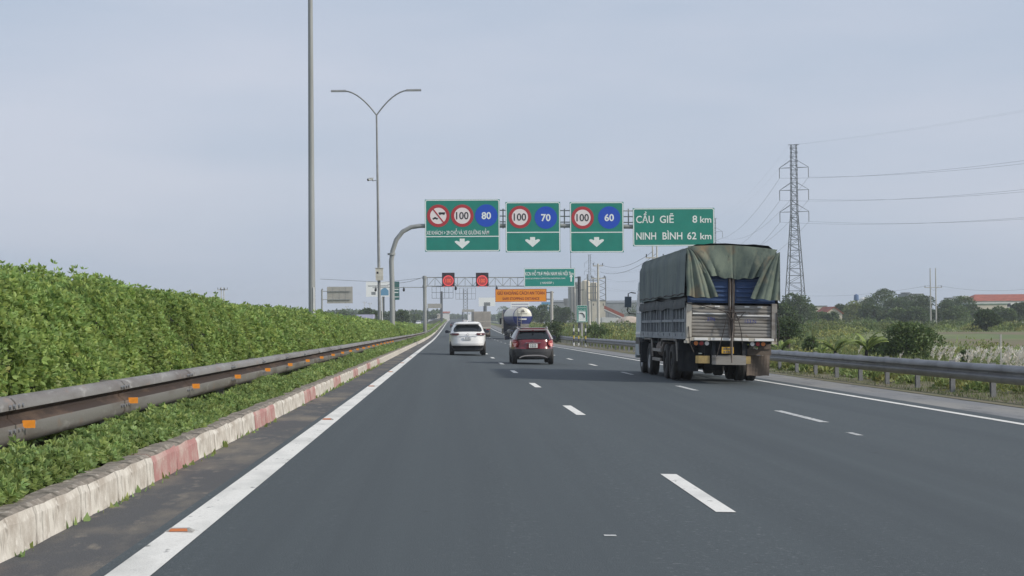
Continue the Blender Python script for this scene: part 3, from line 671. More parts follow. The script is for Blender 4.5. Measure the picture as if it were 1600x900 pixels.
# second gantry: lattice truss with lit panels
YV = 236
vt = thing('sign_gantry', 'thin lattice gantry across the road carrying two lit red speed panels', 'gantry', (float(at(664, 500, YV).x), YV, float(RZ(-2.4, YV))))
vx, vz = vt.location.x, vt.location.z
def V3(px, py, dy=0): v = at(px, py, YV); return (v.x - vx, dy, v.z - vz)
mb = MB(); mb.tube([(0, 0, 0), (0, 0, V3(663, 431)[2])], .27, 12); mb.build('post', 'pole_grey', vt, smooth=True)
mb = MB(); mb.tube([V3(663.5, 432), V3(663.5, 436)], .34, 10); mb.tube([V3(663.5, 446), V3(663.5, 449)], .34, 10); mb.build('collar', 'pole_grey', vt)
a = V3(905, 432); rp_ = (a[0], 0, gz(13.6, YV) - vz); mb = MB(); mb.tube([rp_, a], .24, 12); mb.build('post', 'dark_steel', vt, smooth=True)
mb = MB()
for px, py in ((912, 453), (898, 434), (898, 450)): mb.bar(V3(905, py), V3(px, py), .12)
mb.build('bracket', 'dark_steel', vt)
for dy in (0, .6):
    for py in (433.5, 447): mb = MB(); mb.bar(V3(667, py, dy), V3(905, py, dy), .13); mb.build('chord', 'pole_grey', vt)
nb = 20
for k in range(nb + 1):
    px = 668 + (903 - 668) * k / nb; mb = MB(); mb.bar(V3(px, 433.5), V3(px, 447), .085); mb.build('strut', 'pole_grey', vt)
    if k < nb:
        p2 = px + (903 - 668) / nb; up = k % 2
        mb = MB(); mb.bar(V3(px, 433.5 if up else 447), V3(p2, 447 if up else 433.5), .07); mb.build('brace', 'pole_grey', vt)
mb = MB(); mb.bar(V3(582, 449.5), V3(663, 449), .11); mb.build('arm', 'pole_grey', vt)
mb = MB(); mb.tube([V3(663, 433), V3(640, 440), V3(605, 445)], .03, 5); mb.tube([V3(663, 434), V3(600, 441), V3(560, 439), V3(500, 436)], .025, 5); mb.build('stay_wire', 'wire', vt)
for px, py, lb in ((587, 452, 'leftmost black camera hanging under the thin left arm of the lattice gantry'), (631, 452, 'black camera hanging under the left arm just beside the lattice gantry post'), (712, 450, 'black camera under the lattice beam between the two lit panels'), (776, 450, 'black camera under the lattice beam above the orange sign')):
    c = at(px, py, YV - .5); t = thing('traffic_camera', lb, 'camera', c, 0, 'cameras hanging from the lattice gantry')
    mb = MB(); mb.tube([(0, .2, .05), (0, -.35, -.18)], .17, 10); mb.build('body', 'black', t)
    mb = MB(); mb.tube([(0, .25, 0), (0, .25, .32), (0, .5, .38)], .05, 6); mb.build('bracket', 'dark_steel', t)
for px, num, lb in ((700.5, '100', 'left one of the two lit black and red speed panels on the lattice gantry'), (753.5, '100', 'right one of the two lit black and red speed panels on the lattice gantry')):
    c = at(px, 436.5, YV - .4); t = thing('speed_panel', lb, 'electronic sign', c); h_ = .93
    mb = MB(); mb.box(-.93, .93, 0, .3, -.98, .98); mb.build('case', 'led_black', t)
    mb = MB(); mb.box(-.80, .80, -.012, -.002, -.98, .30); mb.disc((0, -.014, -.15), .62, .01, 28); 
    mb = MB(); mb.ring((0, -.005, -.20), .64, .80, .012); mb.build('light_ring', 'led_red', t)
    mb = MB()
    mb.disc((0, -.003, -.20), .63, .006); mb.build('led_field', 'led_dim', t)
    text(num, 'led_orange', (0, -.02, -.46), t, .55, .86, wt=.02)
    mb = MB(); mb.box(-.7, -.5, -.1, 0, -1.1, -.98); mb.box(.5, .7, -.1, 0, -1.1, -.98); mb.build('foot', 'led_red', t)

q = (819, 898.5, 419, 448.5)
t, W, H = sign_at(*q, YV, 'wide green overhead direction sign with an upward arrow, above the orange sign', green='sign_green_far', frame=.10, corner=.04, dy=-.5)
x, z = px2(t, W, H, *q, 858.5, 430.2); text('KCN HỖ TRỢ PHÍA NAM HÀ NỘI 7km', 'sign_white', (x, -.006, z), t, .52, W * .95, wt=.02)
x, z = px2(t, W, H, *q, 853, 436); text('HANOI SOUTHERN SUPPORTING INDUSTRIAL PARK', 'sign_white', (x - .1, -.006, z), t, .20, W * .80, wt=.01)
x, z = px2(t, W, H, *q, 854.5, 443.5); text('( HANSSIP )', 'sign_white', (x, -.006, z), t, .32, W * .26, wt=.01)
mb = MB(); x, z = px2(t, W, H, *q, 892.5, 434.5); s = .26
mb.prism([(x - s * .42, z - 2.1 * s), (x + s * .42, z - 2.1 * s), (x + s * .42, z + .5 * s), (x + s * 1.1, z + .5 * s), (x, z + 2 * s), (x - s * 1.1, z + .5 * s), (x - s * .42, z + .5 * s)], -.012, -.003); mb.build('arrow', 'sign_white', t)
YO = 207
q = (774, 854, 451.5, 471.5)
t, W, H = sign_at(*q, YO, 'orange overhead sign with dark red text GIỮ KHOẢNG CÁCH AN TOÀN', green='sign_orange', frame=0, dy=-.4)
mb = MB()
for x0, x1, z0, z1 in ((-W / 2, W / 2, H / 2 - .05, H / 2), (-W / 2, W / 2, -H / 2, -H / 2 + .05), (-W / 2, -W / 2 + .05, -H / 2 + .05, H / 2 - .05), (W / 2 - .05, W / 2, -H / 2 + .05, H / 2 - .05)): mb.box(x0, x1, -.01, -.001, z0, z1)
mb.build('border', 'sign_text_red', t)
text('GIỮ KHOẢNG CÁCH AN TOÀN', 'sign_text_red', (0, -.006, .10), t, .42, W * .92, wt=.02)
text('SAFE STOPPING DISTANCE', 'sign_text_red', (0, -.006, -.58), t, .34, W * .72, wt=.02)
t = thing('sign_post', 'pale steel post with two short arms holding the orange sign', 'post', (float(at(862, 500, YO).x), YO, gz(14.5, YO)))
def O3(px, py): v = at(px, py, YO); return (v.x - t.location.x, 0, v.z - t.location.z)
mb = MB(); mb.tube([(0, 0, 0), O3(862, 455)], .20, 12); mb.build('post', 'concrete', t, smooth=True)
for py in (457, 467.5): mb = MB(); mb.bar(O3(840, py), O3(865, py), .13); mb.build('arm', 'dark_steel', t)

# little green lay-by sign with striped feet
YS = 150
q = (901, 918, 477, 503.5)
t, W, H = sign_at(*q, YS, 'small green roadside sign with a white square holding a curved black arrow', green='sign_green', frame=.035, corner=.02, dy=0)
x, z = px2(t, W, H, *q, 909.5, 480.8); text('ĐƯỜNG DẪN', 'sign_white', (x, -.006, z - .05), t, .11, W * .75, wt=.01)
x, z = px2(t, W, H, *q, 909.5, 484.8); text('KHẨN CẤP', 'sign_white', (x, -.006, z - .05), t, .11, W * .7, wt=.01)
mb = MB(); x, z = px2(t, W, H, *q, 909.5, 492.5); mb.box(x - .33, x + .33, -.008, -.001, z - .36, z + .36); wp = mb.build('white_square', 'sign_white', t)
mb = MB(); mb.tube([(x - .24, -.02, z + .2), (x + .02, -.02, z + .2), (x + .18, -.02, z + .02), (x + .22, -.02, z - .22)], .05, 4); mb.build('arrow', 'sign_black', wp)
x, z = px2(t, W, H, *q, 909.5, 500.3); mb = MB(); mb.box(x - .35, x + .35, -.008, -.001, z - .09, z + .09); mb.build('white_bar', 'sign_white', t)
zb = gz(uofx(t.location.x, YS), YS) - t.location.z
mb = MB(); mb.box(.0 - .08, .08, .06, .16, zb, -H / 2); mb.build('post', 'concrete', t)
for px, lb in ((896.5, 'left of the three yellow and white banded marker posts under the small green sign'), (904, 'middle of the three banded marker posts under the small green sign'), (915, 'right of the three yellow and white banded marker posts under the small green sign')):
    c = at(px, 524, YS - 3); z0 = float(gz(float(uofx(c.x, YS - 3)), YS - 3)); t = thing('marker_post', lb, 'marker post', (c.x, YS - 3, z0), 0, 'banded marker posts'); z1 = at(px, 507, YS - 3).z - z0; n = 6
    mb = MB(); mb.tube([(0, 0, 0), (0, 0, z1)], .06, 8); mb.build('post', 'dark_steel', t)
    for k in range(n): 
        if k % 2 == 0: mb = MB(); mb.tube([(0, 0, z1 * (k + .1) / n), (0, 0, z1 * (k + .95) / n)], .065, 8); mb.build('band', 'stripe_yellow' if k % 4 else 'white', t)

# roadside boards in the distance
def board(name, label, px0, px1, py0, py1, Y, posts, ubase, face, cat='billboard', frame_mat='dark_steel', extra=None, back=False, th=.3, pr=.3):
    a = at((px0 + px1) / 2, (py0 + py1) / 2, Y); W = at(px1, py0, Y).x - at(px0, py0, Y).x; H = at(px0, py0, Y).z - at(px0, py1, Y).z
    zb = FIELD if abs(ubase) > 30 else float(TZ(ubase, Y))
    t = thing(name, label, cat, a)
    if face:
        mb = MB(); mb.box(-W / 2, W / 2, 0, th, -H / 2, H / 2); mb.build('board', face, t)
    else:
        n = max(3, int(W / 1.6)); mb = MB()
        for k in range(n + 1): x = -W / 2 + W * k / n; mb.box(x - .07, x + .07, 0, .14, -H / 2, H / 2)
        for k in range(3): z = -H / 2 + H * k / 2; mb.box(-W / 2, W / 2, .15, .25, z - .07, z + .07)
        mb.build('frame', frame_mat, t)
    for p in posts:
        x = at(p, 490, Y).x - a.x; mb = MB(); mb.tube([(x, .5, zb - a.z), (x, .5, -H / 2 + (H * .6 if not face else .2))], pr, 10); mb.build('post', frame_mat, t)
    if back:
        mb = MB(); nn = 4
        for k in range(1, nn): x = -W / 2 + W * k / nn; mb.box(x - .05, x + .05, -.06, 0, -H / 2, H / 2)
        mb.build('stiffener', 'sign_back', t)
        for s in (.23, -.27): mb = MB(); mb.box(-W / 2 - 1.2, W / 2 - .4, -.22, -.07, H * s - .07, H * s + .07); mb.build('arm', 'pole_grey', t)
        mb = MB(); mb.tube([(-W / 2 - 1.0, -.15, zb - a.z), (-W / 2 - 1.0, -.15, H * .33), (-W / 2 - .8, -.15, H * .37)], .17, 10); mb.build('post', 'pole_grey', t)
    return t, W, H
board('blank_sign', 'unpainted back of a large road sign rising over the hedge left of the lamp post', 511, 551, 448, 474, 320, [], -22, 'sign_back', 'road sign', back=True, th=.06)
t, W, H = board('billboard', 'white billboard with a blue patch standing behind the lamp post with the cream box', 572, 610, 440, 463.5, 560, [599], -40, 'bill_white', pr=.45)
mb = MB(); mb.prism([(.5, -H * .42), (3.6, -H * .42), (3.6, -H * .1), (2.4, H * .12), (1.2, 0), (.5, -.2 * H)], -.02, -.004); mb.build('blue_patch', 'bill_blue', t)
mb = MB(); mb.box(-2.4, -.9, -.02, -.004, -H * .38, -H * .18); mb.build('dark_patch', 'wall_grey', t)
mb = MB(); mb.box(-3.6, 3.6, -.02, -.004, H * .18, H * .24); mb.build('text_band', 'wall_grey', t)
t, W, H = board('road_sign', 'green sign half hidden behind the round-shouldered gantry post', 613, 624, 440, 468.5, 330, [616.5], -12, 'sign_green_dull', 'road sign', pr=.14, th=.08)
mb = MB(); mb.box(-W * .3, W * .4, -.01, -.002, H * .05, H * .1); mb.box(-W * .3, W * .35, -.01, -.002, -H * .12, -H * .07); mb.box(-W * .42, W * .42, -.01, -.002, -H * .36, -H * .32); mb.build('text_band', 'sign_white', t)
board('empty_billboard', 'empty billboard frame on one post, seen under the left lit panel', 675, 708, 448, 466, 640, [690], -30, None, pr=.5)
t, W, H = board('empty_billboard', 'empty billboard frame on a broad lattice tower right of the other empty frame', 712, 743, 450, 467.5, 760, [], -30, None, 'billboard', 'lattice')
mb = MB(); hz_ = FIELD - t.location.z
for x in (-1.0, 1.0):
    for y_ in (1, 2.6): mb.bar((x - .1, y_, H * .4), (x - .1, y_, hz_), .28)
for k in range(12):
    z0 = H * .4 + (hz_ - H * .4) * k / 12; z1 = H * .4 + (hz_ - H * .4) * (k + 1) / 12; mb.bar((-1.1, 1, z0), (.9, 1, z1), .16); mb.bar((.9, 1, z0), (-1.1, 1, z1), .16)
mb.build('lattice_tower', 'lattice', t)
board('blank_sign', 'small grey sign back between the second gantry post and the frame post', 668, 690, 474.5, 481.5, 520, [668.5, 689], -8, 'sign_back', 'road sign', pr=.14, th=.1)
board('blank_sign', 'low grey sign board at the foot of the lattice tower billboard', 722, 741, 483.5, 487.5, 700, [722.5], -12, 'sign_back', 'road sign', pr=.2, th=.1)
t, W, H = board('billboard', 'small white billboard on a thick dark post above the beige box truck', 748, 774, 465, 478.5, 820, [758], 30, 'bill_white', pr=.9)
mb = MB(); mb.box(-1.6, 1.6, -.02, -.004, -H * .45, -H * .05); mb.build('dark_patch', 'lattice', t)
t, W, H = board('billboard', 'lilac and white billboard right behind the tanker truck', 798, 827, 469, 482, 700, [799, 826], 30, 'bill_white', pr=.3)
for z, h_ in ((-.05, .12), (-.35, .1)): mb = MB(); mb.box(-W * .45, W * .45, -.02, -.004, H * z, H * (z + h_)); mb.build('text_band', 'bill_lilac', t)
t, W, H = board('billboard', 'small blue board with white stripe left of the orange sign post', 846, 861, 472, 483, 520, [848], 20, 'bill_blue', pr=.18)
mb = MB(); mb.box(-W * .4, W * .4, -.02, -.004, -.15 * H, .12 * H); mb.build('text_band', 'sign_white', t)
# ------------------------------------------------------------------ wheels and cars
def wheel(parent, x, y, r, w_, side, dual=False, name='wheel'):
    """wheel centred at x,y; side = outward sign"""
    o = bpy.data.objects.new(name, None); COL.objects.link(o); o.parent = parent; o.location = (x, y, r); o.empty_display_size = .2
    mb = MB()
    prof = [(-.5, .62), (-.5, .86), (-.46, .95), (-.34, 1), (-.12, 1), (-.10, .975), (-.05, .975), (-.03, 1), (.03, 1), (.05, .975), (.10, .975), (.12, 1), (.34, 1), (.46, .95), (.5, .86), (.5, .62)]
    N = 28
    mb.grid([[(a * w_, cos(2 * pi * k / N) * b * r, sin(2 * pi * k / N) * b * r) for a, b in prof] for k in range(N + 1)])
    mb.build('tyre', 'rubber', o, smooth=True)
    mb = MB(); N = 20; s = side
    prof = [(.46, .63), (.40, .60), (.10 if dual else .30, .45), (.12 if dual else .34, .25), (.45, .20), (.46, 0.0)]
    mb.grid([[(s * a * w_, cos(2 * pi * k / N) * b * r, sin(2 * pi * k / N) * b * r) for a, b in prof] for k in range(N + 1)])
    mb.build('rim', 'rim' if not dual else 'rubber', o, smooth=True)
    return o

def car(name, label, cat, loc, rz, levels, paint, L_, belt, roofz, clad_z=None, group=None, clad='cladding', glassy=(None,), win=(.18,), wheels=(.85, 3.5, .33), far=False, tail=None, plate=None, n=44):
    """levels: (z, halfwidth, rear y, front y)"""
    t = thing(name, label, cat, loc, rz, group)
    def ring(z, hw, y0, y1):
        o = []; cy = (y0 + y1) / 2; hl = (y1 - y0) / 2; ex = 5.0
        for k in range(n):
            a = 2 * pi * (k + .5) / n; c, s = cos(a), sin(a)
            # finer at the corners
            o.append((hw * np.sign(c) * abs(c) ** (2 / ex) * (1 - .05 * abs(s) ** 8), cy + hl * np.sign(s) * abs(s) ** (2 / (ex if s > 0 else 3.6)), z))
        return o
    lv = [ring(*l) for l in levels]
    cut = clad_z if clad_z else -1
    groups_ = {'body': MB(), 'clad': MB()}
    for i in range(len(lv) - 1):
        zm = (levels[i][0] + levels[i + 1][0]) / 2; key = 'clad' if zm < cut else 'body'
        groups_[key].grid([lv[i], lv[i + 1]], close=True)
    top = lv[-1]; groups_['body'].add(top, [tuple(range(n))])
    bot = lv[0]; (groups_['clad'] if cut > 0 else groups_['body']).add(bot, [tuple(range(n - 1, -1, -1))])
    body = groups_['body'].build('body', paint, t, smooth=True)
    if cut > 0: groups_['clad'].build('lower_cladding', clad, t, smooth=True)
    return t, body

def interp_levels(levels, z):
    zs = [l[0] for l in levels]; return [float(np.interp(z, zs, [l[k] for l in levels])) for k in (1, 2, 3)]
def rear_patch(levels, pts, off=.012, curve=.10):
    """polygon patch on the rear of a car; pts rows (z, x0, x1)"""
    P = []
    for z, x0, x1 in pts:
        hw, y0, y1 = interp_levels(levels, z); row = []
        for k in range(9):
            x = x0 + (x1 - x0) * k / 8; f = min(.999, abs(x) / hw)
            hl = (y1 - y0) / 2; s = (1 - f ** 5) ** (1 / 5 * 5 / 3.6 * .72) if f < 1 else 0
            row.append((x, (y0 + y1) / 2 - hl * (1 - f ** 5.0) ** (1 / 3.6 * .5) - off if f > .5 else y0 - off, z))
        P.append(row)
    return P
# white crossover
LW = [(.20, .74, .20, 4.6), (.26, .84, .10, 4.75), (.40, .89, .05, 4.85), (.50, .905, .0, 4.88), (.60, .92, -.02, 4.88), (.80, .925, .02, 4.86), (.98, .925, .06, 4.75), (1.08, .915, .08, 4.2), (1.16, .885, .16, 3.55), (1.22, .85, .24, 3.35), (1.42, .765, .42, 2.9), (1.54, .70, .52, 2.6), (1.61, .665, .46, 2.45), (1.66, .61, .50, 2.25), (1.69, .48, .68, 2.05)]
def finish_car(t, body, LV, glass_rows, side_rows, lights, plate, plate_mat, trim=None, mirrors=None, rails=None, wh=(.9, 3.75, .36, .235, .79), spoiler=None, emblem=None, lightmats=('lamp_red', 'lamp_bright')):
    mb = MB(); mb.grid(rear_patch(LV, glass_rows)); mb.build('rear_window', 'glass', t, smooth=True)
    for s in (-1, 1):
        mb = MB(); P = []
        for z, y0, y1 in side_rows:
            hw = interp_levels(LV, z)[0]; P.append([(s * (hw * (1 if .15 < k / 8 < .85 else .985) + .004), y0 + (y1 - y0) * k / 8, z) for k in range(9)])
        mb.grid(P); mb.build('side_window', 'glass', t, smooth=True)
    zt = LV[-4][0]; mb = MB(); a = interp_levels(LV, side_rows[0][0] + .02); b = interp_levels(LV, zt)
    mb.grid([[(x * a[0] * .85, a[2] + .01, side_rows[0][0] + .02) for x in (-1, -.5, 0, .5, 1)], [(x * b[0] * .85, b[2] + .01, zt) for x in (-1, -.5, 0, .5, 1)]]); mb.build('windscreen', 'glass', t)
    for s in (-1, 1):
        for rows, mt, nm in lights:
            mb = MB(); P = rear_patch(LV, [(z, s * x0, s * x1) for z, x0, x1 in rows], off=.02); mb.grid(P); mb.build(nm, mt, t, smooth=True)
    z0, z1, hw = plate; y = interp_levels(LV, (z0 + z1) / 2)[1]
    mb = MB(); mb.box(-hw, hw, y - .075, y - .03, z0, z1); pl = mb.build('number_plate', plate_mat, t)
    mb = MB()
    for r_, (a, b) in enumerate(((.55, .88), (.12, .45))):
        for k in range(4): x = -hw * .7 + hw * .38 * k; mb.box(x, x + hw * .22, y - .08, y - .0755, z0 + (z1 - z0) * a, z0 + (z1 - z0) * b)
    mb.build('characters', 'wall_grey', pl)
    for yy in wh[:2]:
        for s in (-1, 1): wheel(t, s * wh[4], yy, wh[2], wh[3], s)
    if mirrors:
        for s in (-1, 1):
            x, y_, z = mirrors; mb = MB(); mb.tube([(s * x, y_, z), (s * (x + .10), y_ - .03, z + .02)], .03, 6); mm_ = mb.build('mirror', 'car_dark' if 1 else 'black', t)
            mb = MB(); mb.prism([(s * (x + .06), z - .06), (s * (x + .24), z - .07), (s * (x + .26), z + .04), (s * (x + .20), z + .09), (s * (x + .08), z + .08)], y_ - .10, y_ + .06); mb.build('mirror_shell', 'car_dark', mm_)
    return t
P0 = RP(0, 80); cx = (at(703, 540, 80).x + at(759, 540, 80).x) / 2
u = float(uofx(cx, 80)); wc, body = car('car', 'white crossover car with dark lower bumper driving in the left lane', 'car', (cx, 80, float(RZ(u, 80))), 0, LW, 'car_white', 4.9, 1.2, 1.7, clad_z=.50)
finish_car(wc, body, LW, [(1.20, -.68, .68), (1.25, -.72, .72), (1.38, -.68, .68), (1.50, -.58, .58), (1.525, -.52, .52)], [(1.12, .9, 3.4), (1.30, .95, 3.05), (1.52, 1.2, 2.6)],
           [([(1.02, .50, .87), (1.07, .42, .89), (1.12, .46, .87)], 'lamp_dark', 'tail_light')], (.80, .94, .19), 'bill_white', mirrors=(.88, 2.9, 1.17), wh=(.85, 3.75, .36, .24, .79))
mb = MB(); mb.grid(rear_patch(LW, [(.95, -.46, .46), (.975, -.46, .46)], off=.018)); mb.build('chrome_strip', 'chrome', wc)
mb = MB(); mb.grid(rear_patch(LW, [(.50, -.78, .78), (.36, -.72, .72)], off=.02)); mb.build('bumper_insert', 'black', wc)
mb = MB(); mb.prism([(-.64, 1.575), (.64, 1.575), (.60, 1.61), (-.60, 1.61)], .34, .60); mb.build('spoiler', 'car_white', wc)
mb = MB(); mb.prismx([(1.0, 1.69), (1.22, 1.69), (1.03, 1.76)], -.02, .02); mb.build('roof_fin', 'car_white', wc)
mb = MB(); mb.ring((0, .035, 1.05), .05, .065, .02, 16); mb.build('emblem', 'chrome', wc)
# red hatchback
LR = [(.20, .64, .22, 3.4), (.26, .76, .08, 3.55), (.36, .80, .03, 3.62), (.50, .825, .0, 3.64), (.62, .835, .0, 3.64), (.70, .83, .03, 3.6), (.90, .815, .07, 3.3), (.97, .795, .10, 2.9), (1.04, .765, .15, 2.75), (1.18, .70, .24, 2.4), (1.30, .64, .31, 2.15), (1.36, .61, .28, 2.0), (1.40, .56, .33, 1.9), (1.43, .45, .45, 1.75)]
cx = (at(801.5, 540, 62).x + at(865, 540, 62).x) / 2; u = float(uofx(cx, 62))
rc, body = car('car', 'small dark red hatchback with grey bumper and silver roof rails ahead in the middle lane', 'car', (cx, 62, float(RZ(u, 62)) - .01), 0, LR, 'car_red', 3.7, 1.0, 1.4, clad_z=.62)
finish_car(rc, body, LR, [(.99, -.62, .62), (1.03, -.63, .63), (1.18, -.57, .57), (1.275, -.50, .50), (1.29, -.46, .46)], [(1.0, .5, 2.6), (1.15, .55, 2.35), (1.31, .7, 2.05)],
           [([(.71, .66, .80), (.80, .58, .81), (.90, .61, .81), (.98, .68, .79)], 'lamp_red', 'tail_light'), ([(.70, .69, .765), (.82, .64, .785), (.92, .67, .79)], 'lamp_bright', 'light_lens')], (.66, .82, .165), 'plate_white', mirrors=(.78, 2.3, 1.02), wh=(.62, 3.0, .31, .20, .71))
mb = MB(); P = []
for k in range(13):
    a = -1 + k / 6; P.append([(a * .56, -.035 + .0 * a, .25 + .09 * (1 - abs(a) ** 4)), (a * .52, -.04, .31 + .08 * (1 - abs(a) ** 4))])
mb.grid(P); mb.build('skid_trim', 'car_silver', rc)
mb = MB(); mb.box(-.30, .30, -.02, .06, .84, .86); mb.build('handle_strip', 'chrome', rc)
mb = MB(); mb.box(-.26, .26, -.008, .06, .63, .84); mb.build('plate_recess', 'car_red', rc)
mb = MB(); mb.prism([(-.05, .93), (0, .895), (.05, .93), (.03, .935), (0, .915), (-.03, .935)], .02, .07); mb.build('emblem', 'chrome', rc)
for s in (-1, 1):
    mb = MB(); mb.tube([(s * .57, .42, 1.38), (s * .575, .48, 1.445), (s * .58, .8, 1.46), (s * .58, 1.6, 1.44), (s * .585, 1.75, 1.37)], .02, 6); mb.build('roof_rail', 'car_silver', rc)
    mb = MB(); P = []
    for z in (.99, 1.05, 1.18, 1.30, 1.37):
        hw, y0, y1 = interp_levels(LR, z); P.append([(s * (hw * .905), y0 + .015, z), (s * (hw * .97), y0 + .06, z), (s * (hw + .004), y0 + .16, z)])
    mb.grid(P); mb.build('rear_pillar', 'car_silver', rc, smooth=True)
mb = MB(); mb.prism([(-.56, 1.335), (.56, 1.335), (.53, 1.375), (-.53, 1.375)], .20, .40); mb.build('spoiler', 'car_silver', rc)
mb = MB(); mb.grid([[(x * .50, .36 + .1 * 0, 1.425) for x in (-1, 0, 1)], [(x * .50, 1.6, 1.434) for x in (-1, 0, 1)]]); mb.build('roof_sheen', 'car_silver', rc)  # sky reflection on the red roof, painted as a thin silver sheet
mb = MB(); mb.box(-.03, .03, .10, .24, 1.336, 1.35); mb.build('brake_light', 'lamp_red', rc)
mb = MB(); mb.tube([(-.1, .12, 1.02), (.2, .10, .995), (.38, .11, .99)], .01, 5); mb.build('wiper', 'black', rc)

# far cars: one simple saloon with its parts
LS = [(.20, .72, .15, 4.3), (.30, .83, .02, 4.45), (.55, .88, .0, 4.5), (.80, .885, .03, 4.45), (.95, .86, .06, 3.6), (1.02, .80, .45, 3.2), (1.30, .66, 1.0, 2.5), (1.42, .58, 1.2, 2.2), (1.45, .46, 1.4, 2.0)]
def far_car(label, px, Y, paint, rz=0, u=None, name='car', group=None, LV=LS, dz=0):
    if u is None: x = at(px, 500, Y).x; u = float(uofx(x, Y))
    else: x = float(RX(u, Y))
    t, b = car(name, label, 'car', (x, Y, float(RZ(max(u, -2.4) if u > -2.4 else -2.4, Y)) + dz), rz, LV, paint, 4.5, 1, 1.4, group=group, n=28)
    mb = MB(); mb.grid(rear_patch(LV, [(1.05, -.68, .68), (1.30, -.58, .58), (1.36, -.5, .5)])); mb.build('rear_window', 'glass', t, smooth=True)
    mb = MB(); a = interp_levels(LV, 1.05); c = interp_levels(LV, 1.36); mb.grid([[(-.68, a[2] + .03, 1.05), (.68, a[2] + .03, 1.05)], [(-.52, c[2] + .03, 1.36), (.52, c[2] + .03, 1.36)]]); mb.build('windscreen', 'glass', t)
    for s in (-1, 1):
        mb = MB(); mb.grid([[(s * (interp_levels(LV, z)[0] + .006), y_, z) for y_ in (y0, y1)] for z, y0, y1 in ((1.03, .9, 3.0), (1.34, 1.3, 2.4))]); mb.build('side_window', 'glass', t)
        mb = MB(); mb.box(s * .60 - .18, s * .60 + .18, -.03, .03, .68, .82); mb.build('tail_light', 'lamp_red', t)
        mb = MB(); mb.box(s * .60 - .16, s * .60 + .16, 4.40, 4.50, .62, .76); mb.build('headlight', 'lamp_white', t)
        for yy in (.8, 3.6): wheel(t, s * .76, yy, .32, .21, s)
    mb = MB(); mb.box(-.17, .17, -.03, .01, .60, .72); mb.build('number_plate', 'plate_white', t)
    return t
far_car('dark blue saloon far ahead in the left lane, left of the white crossover', 708.5, 405, 'car_dark')
far_car('distant white saloon ahead, seen between the dark saloon and the beige truck', 726, 640, 'car_white')
far_car('distant dark car beside the white saloon far ahead', 733, 610, 'car_grey')
for lb, px, Y, pt, u_, dz in (('white car on the opposite carriageway, leftmost of the cars behind the lattice gantry post', 654, 520, 'car_white', -11, 0), ('white car on the opposite carriageway just right of the lattice gantry post', 671, 640, 'car_white', -9.6, .3), ('white car on the opposite carriageway, farthest right above the hedge', 682, 800, 'car_white', -9, .4), ('dark car between two white cars on the opposite carriageway', 677, 720, 'car_grey', -9.6, .3)):
    x = at(px, 500, Y).x; far_car(lb, px, Y, pt, pi, dz=0)

# ------------------------------------------------------------------ the tarpaulin truck
TY = 42.0; ta = at(1070, 531, TY); tb = at(1212, 531, TY); tcx = (ta.x + tb.x) / 2; HW = (tb.x - ta.x) / 2
tz = float(RZ(float(uofx(tcx, TY)), TY))
T = thing('truck', 'loaded cargo truck with green tarpaulin cover, blue doors and grey plank tailgate', 'truck', (tcx, TY, tz + .02), 0)
T.rotation_euler = (-GS * .9, CF * .8, 0)
LB = 9.9; Z0 = 1.22; Z1 = 2.07; ZT = 3.62
# chassis
for s in (-1, 1): mb = MB(); mb.box(s * .43 - .05, s * .43 + .05, .25, 11.4, .78, 1.05); mb.build('chassis_rail', 'steel_dark', T)
for k in range(9): mb = MB(); mb.box(-HW + .06, HW - .06, .35 + k * 1.1, .45 + k * 1.1, 1.055, 1.16); mb.build('cross_member', 'steel_dark', T)
mb = MB(); mb.box(-HW + .02, HW - .02, .03, LB, 1.162, Z0 - .003); mb.build('bed_floor', 'steel_side', T)
# side stakes and boards
for s in (-1, 1):
    xs = s * HW
    def bx(y0, y1, z0, z1, d0, d1, nm, mt):
        mb = MB(); a, b = sorted((xs - s * d0, xs - s * d1)); mb.box(a, b, y0, y1, z0, z1); return mb.build(nm, mt, T)
    bx(.06, LB - .02, Z0, Z1 + .5, .10, .12, 'side_sheet', 'steel_dark')
    bx(.06, LB, Z0 - .06, Z0 + .12, -.012, .082, 'lower_rail', 'steel_side')
    bx(.06, LB, 1.62, 1.69, .0, .07, 'middle_rail', 'steel_side')
    bx(.06, LB, Z1 - .02, Z1 + .06, -.0, .08, 'top_rail', 'steel_side')
    for k in range(17):
        y = .15 + k * .595
        if k % 4 == 0: bx(y - .06, y + .06, Z0 + .123, Z1 - .023, -.02, .08, 'post', 'steel_side')
        else: bx(y - .055, y + .055, Z0 + .123, Z1 - .023, .012, .084, 'stake', 'steel_side')
    for k in range(8): bx(.6 + k * 1.2, .72 + k * 1.2, Z0 + .02, Z0 + .09, -.035, -.013, 'hinge', 'steel_side')
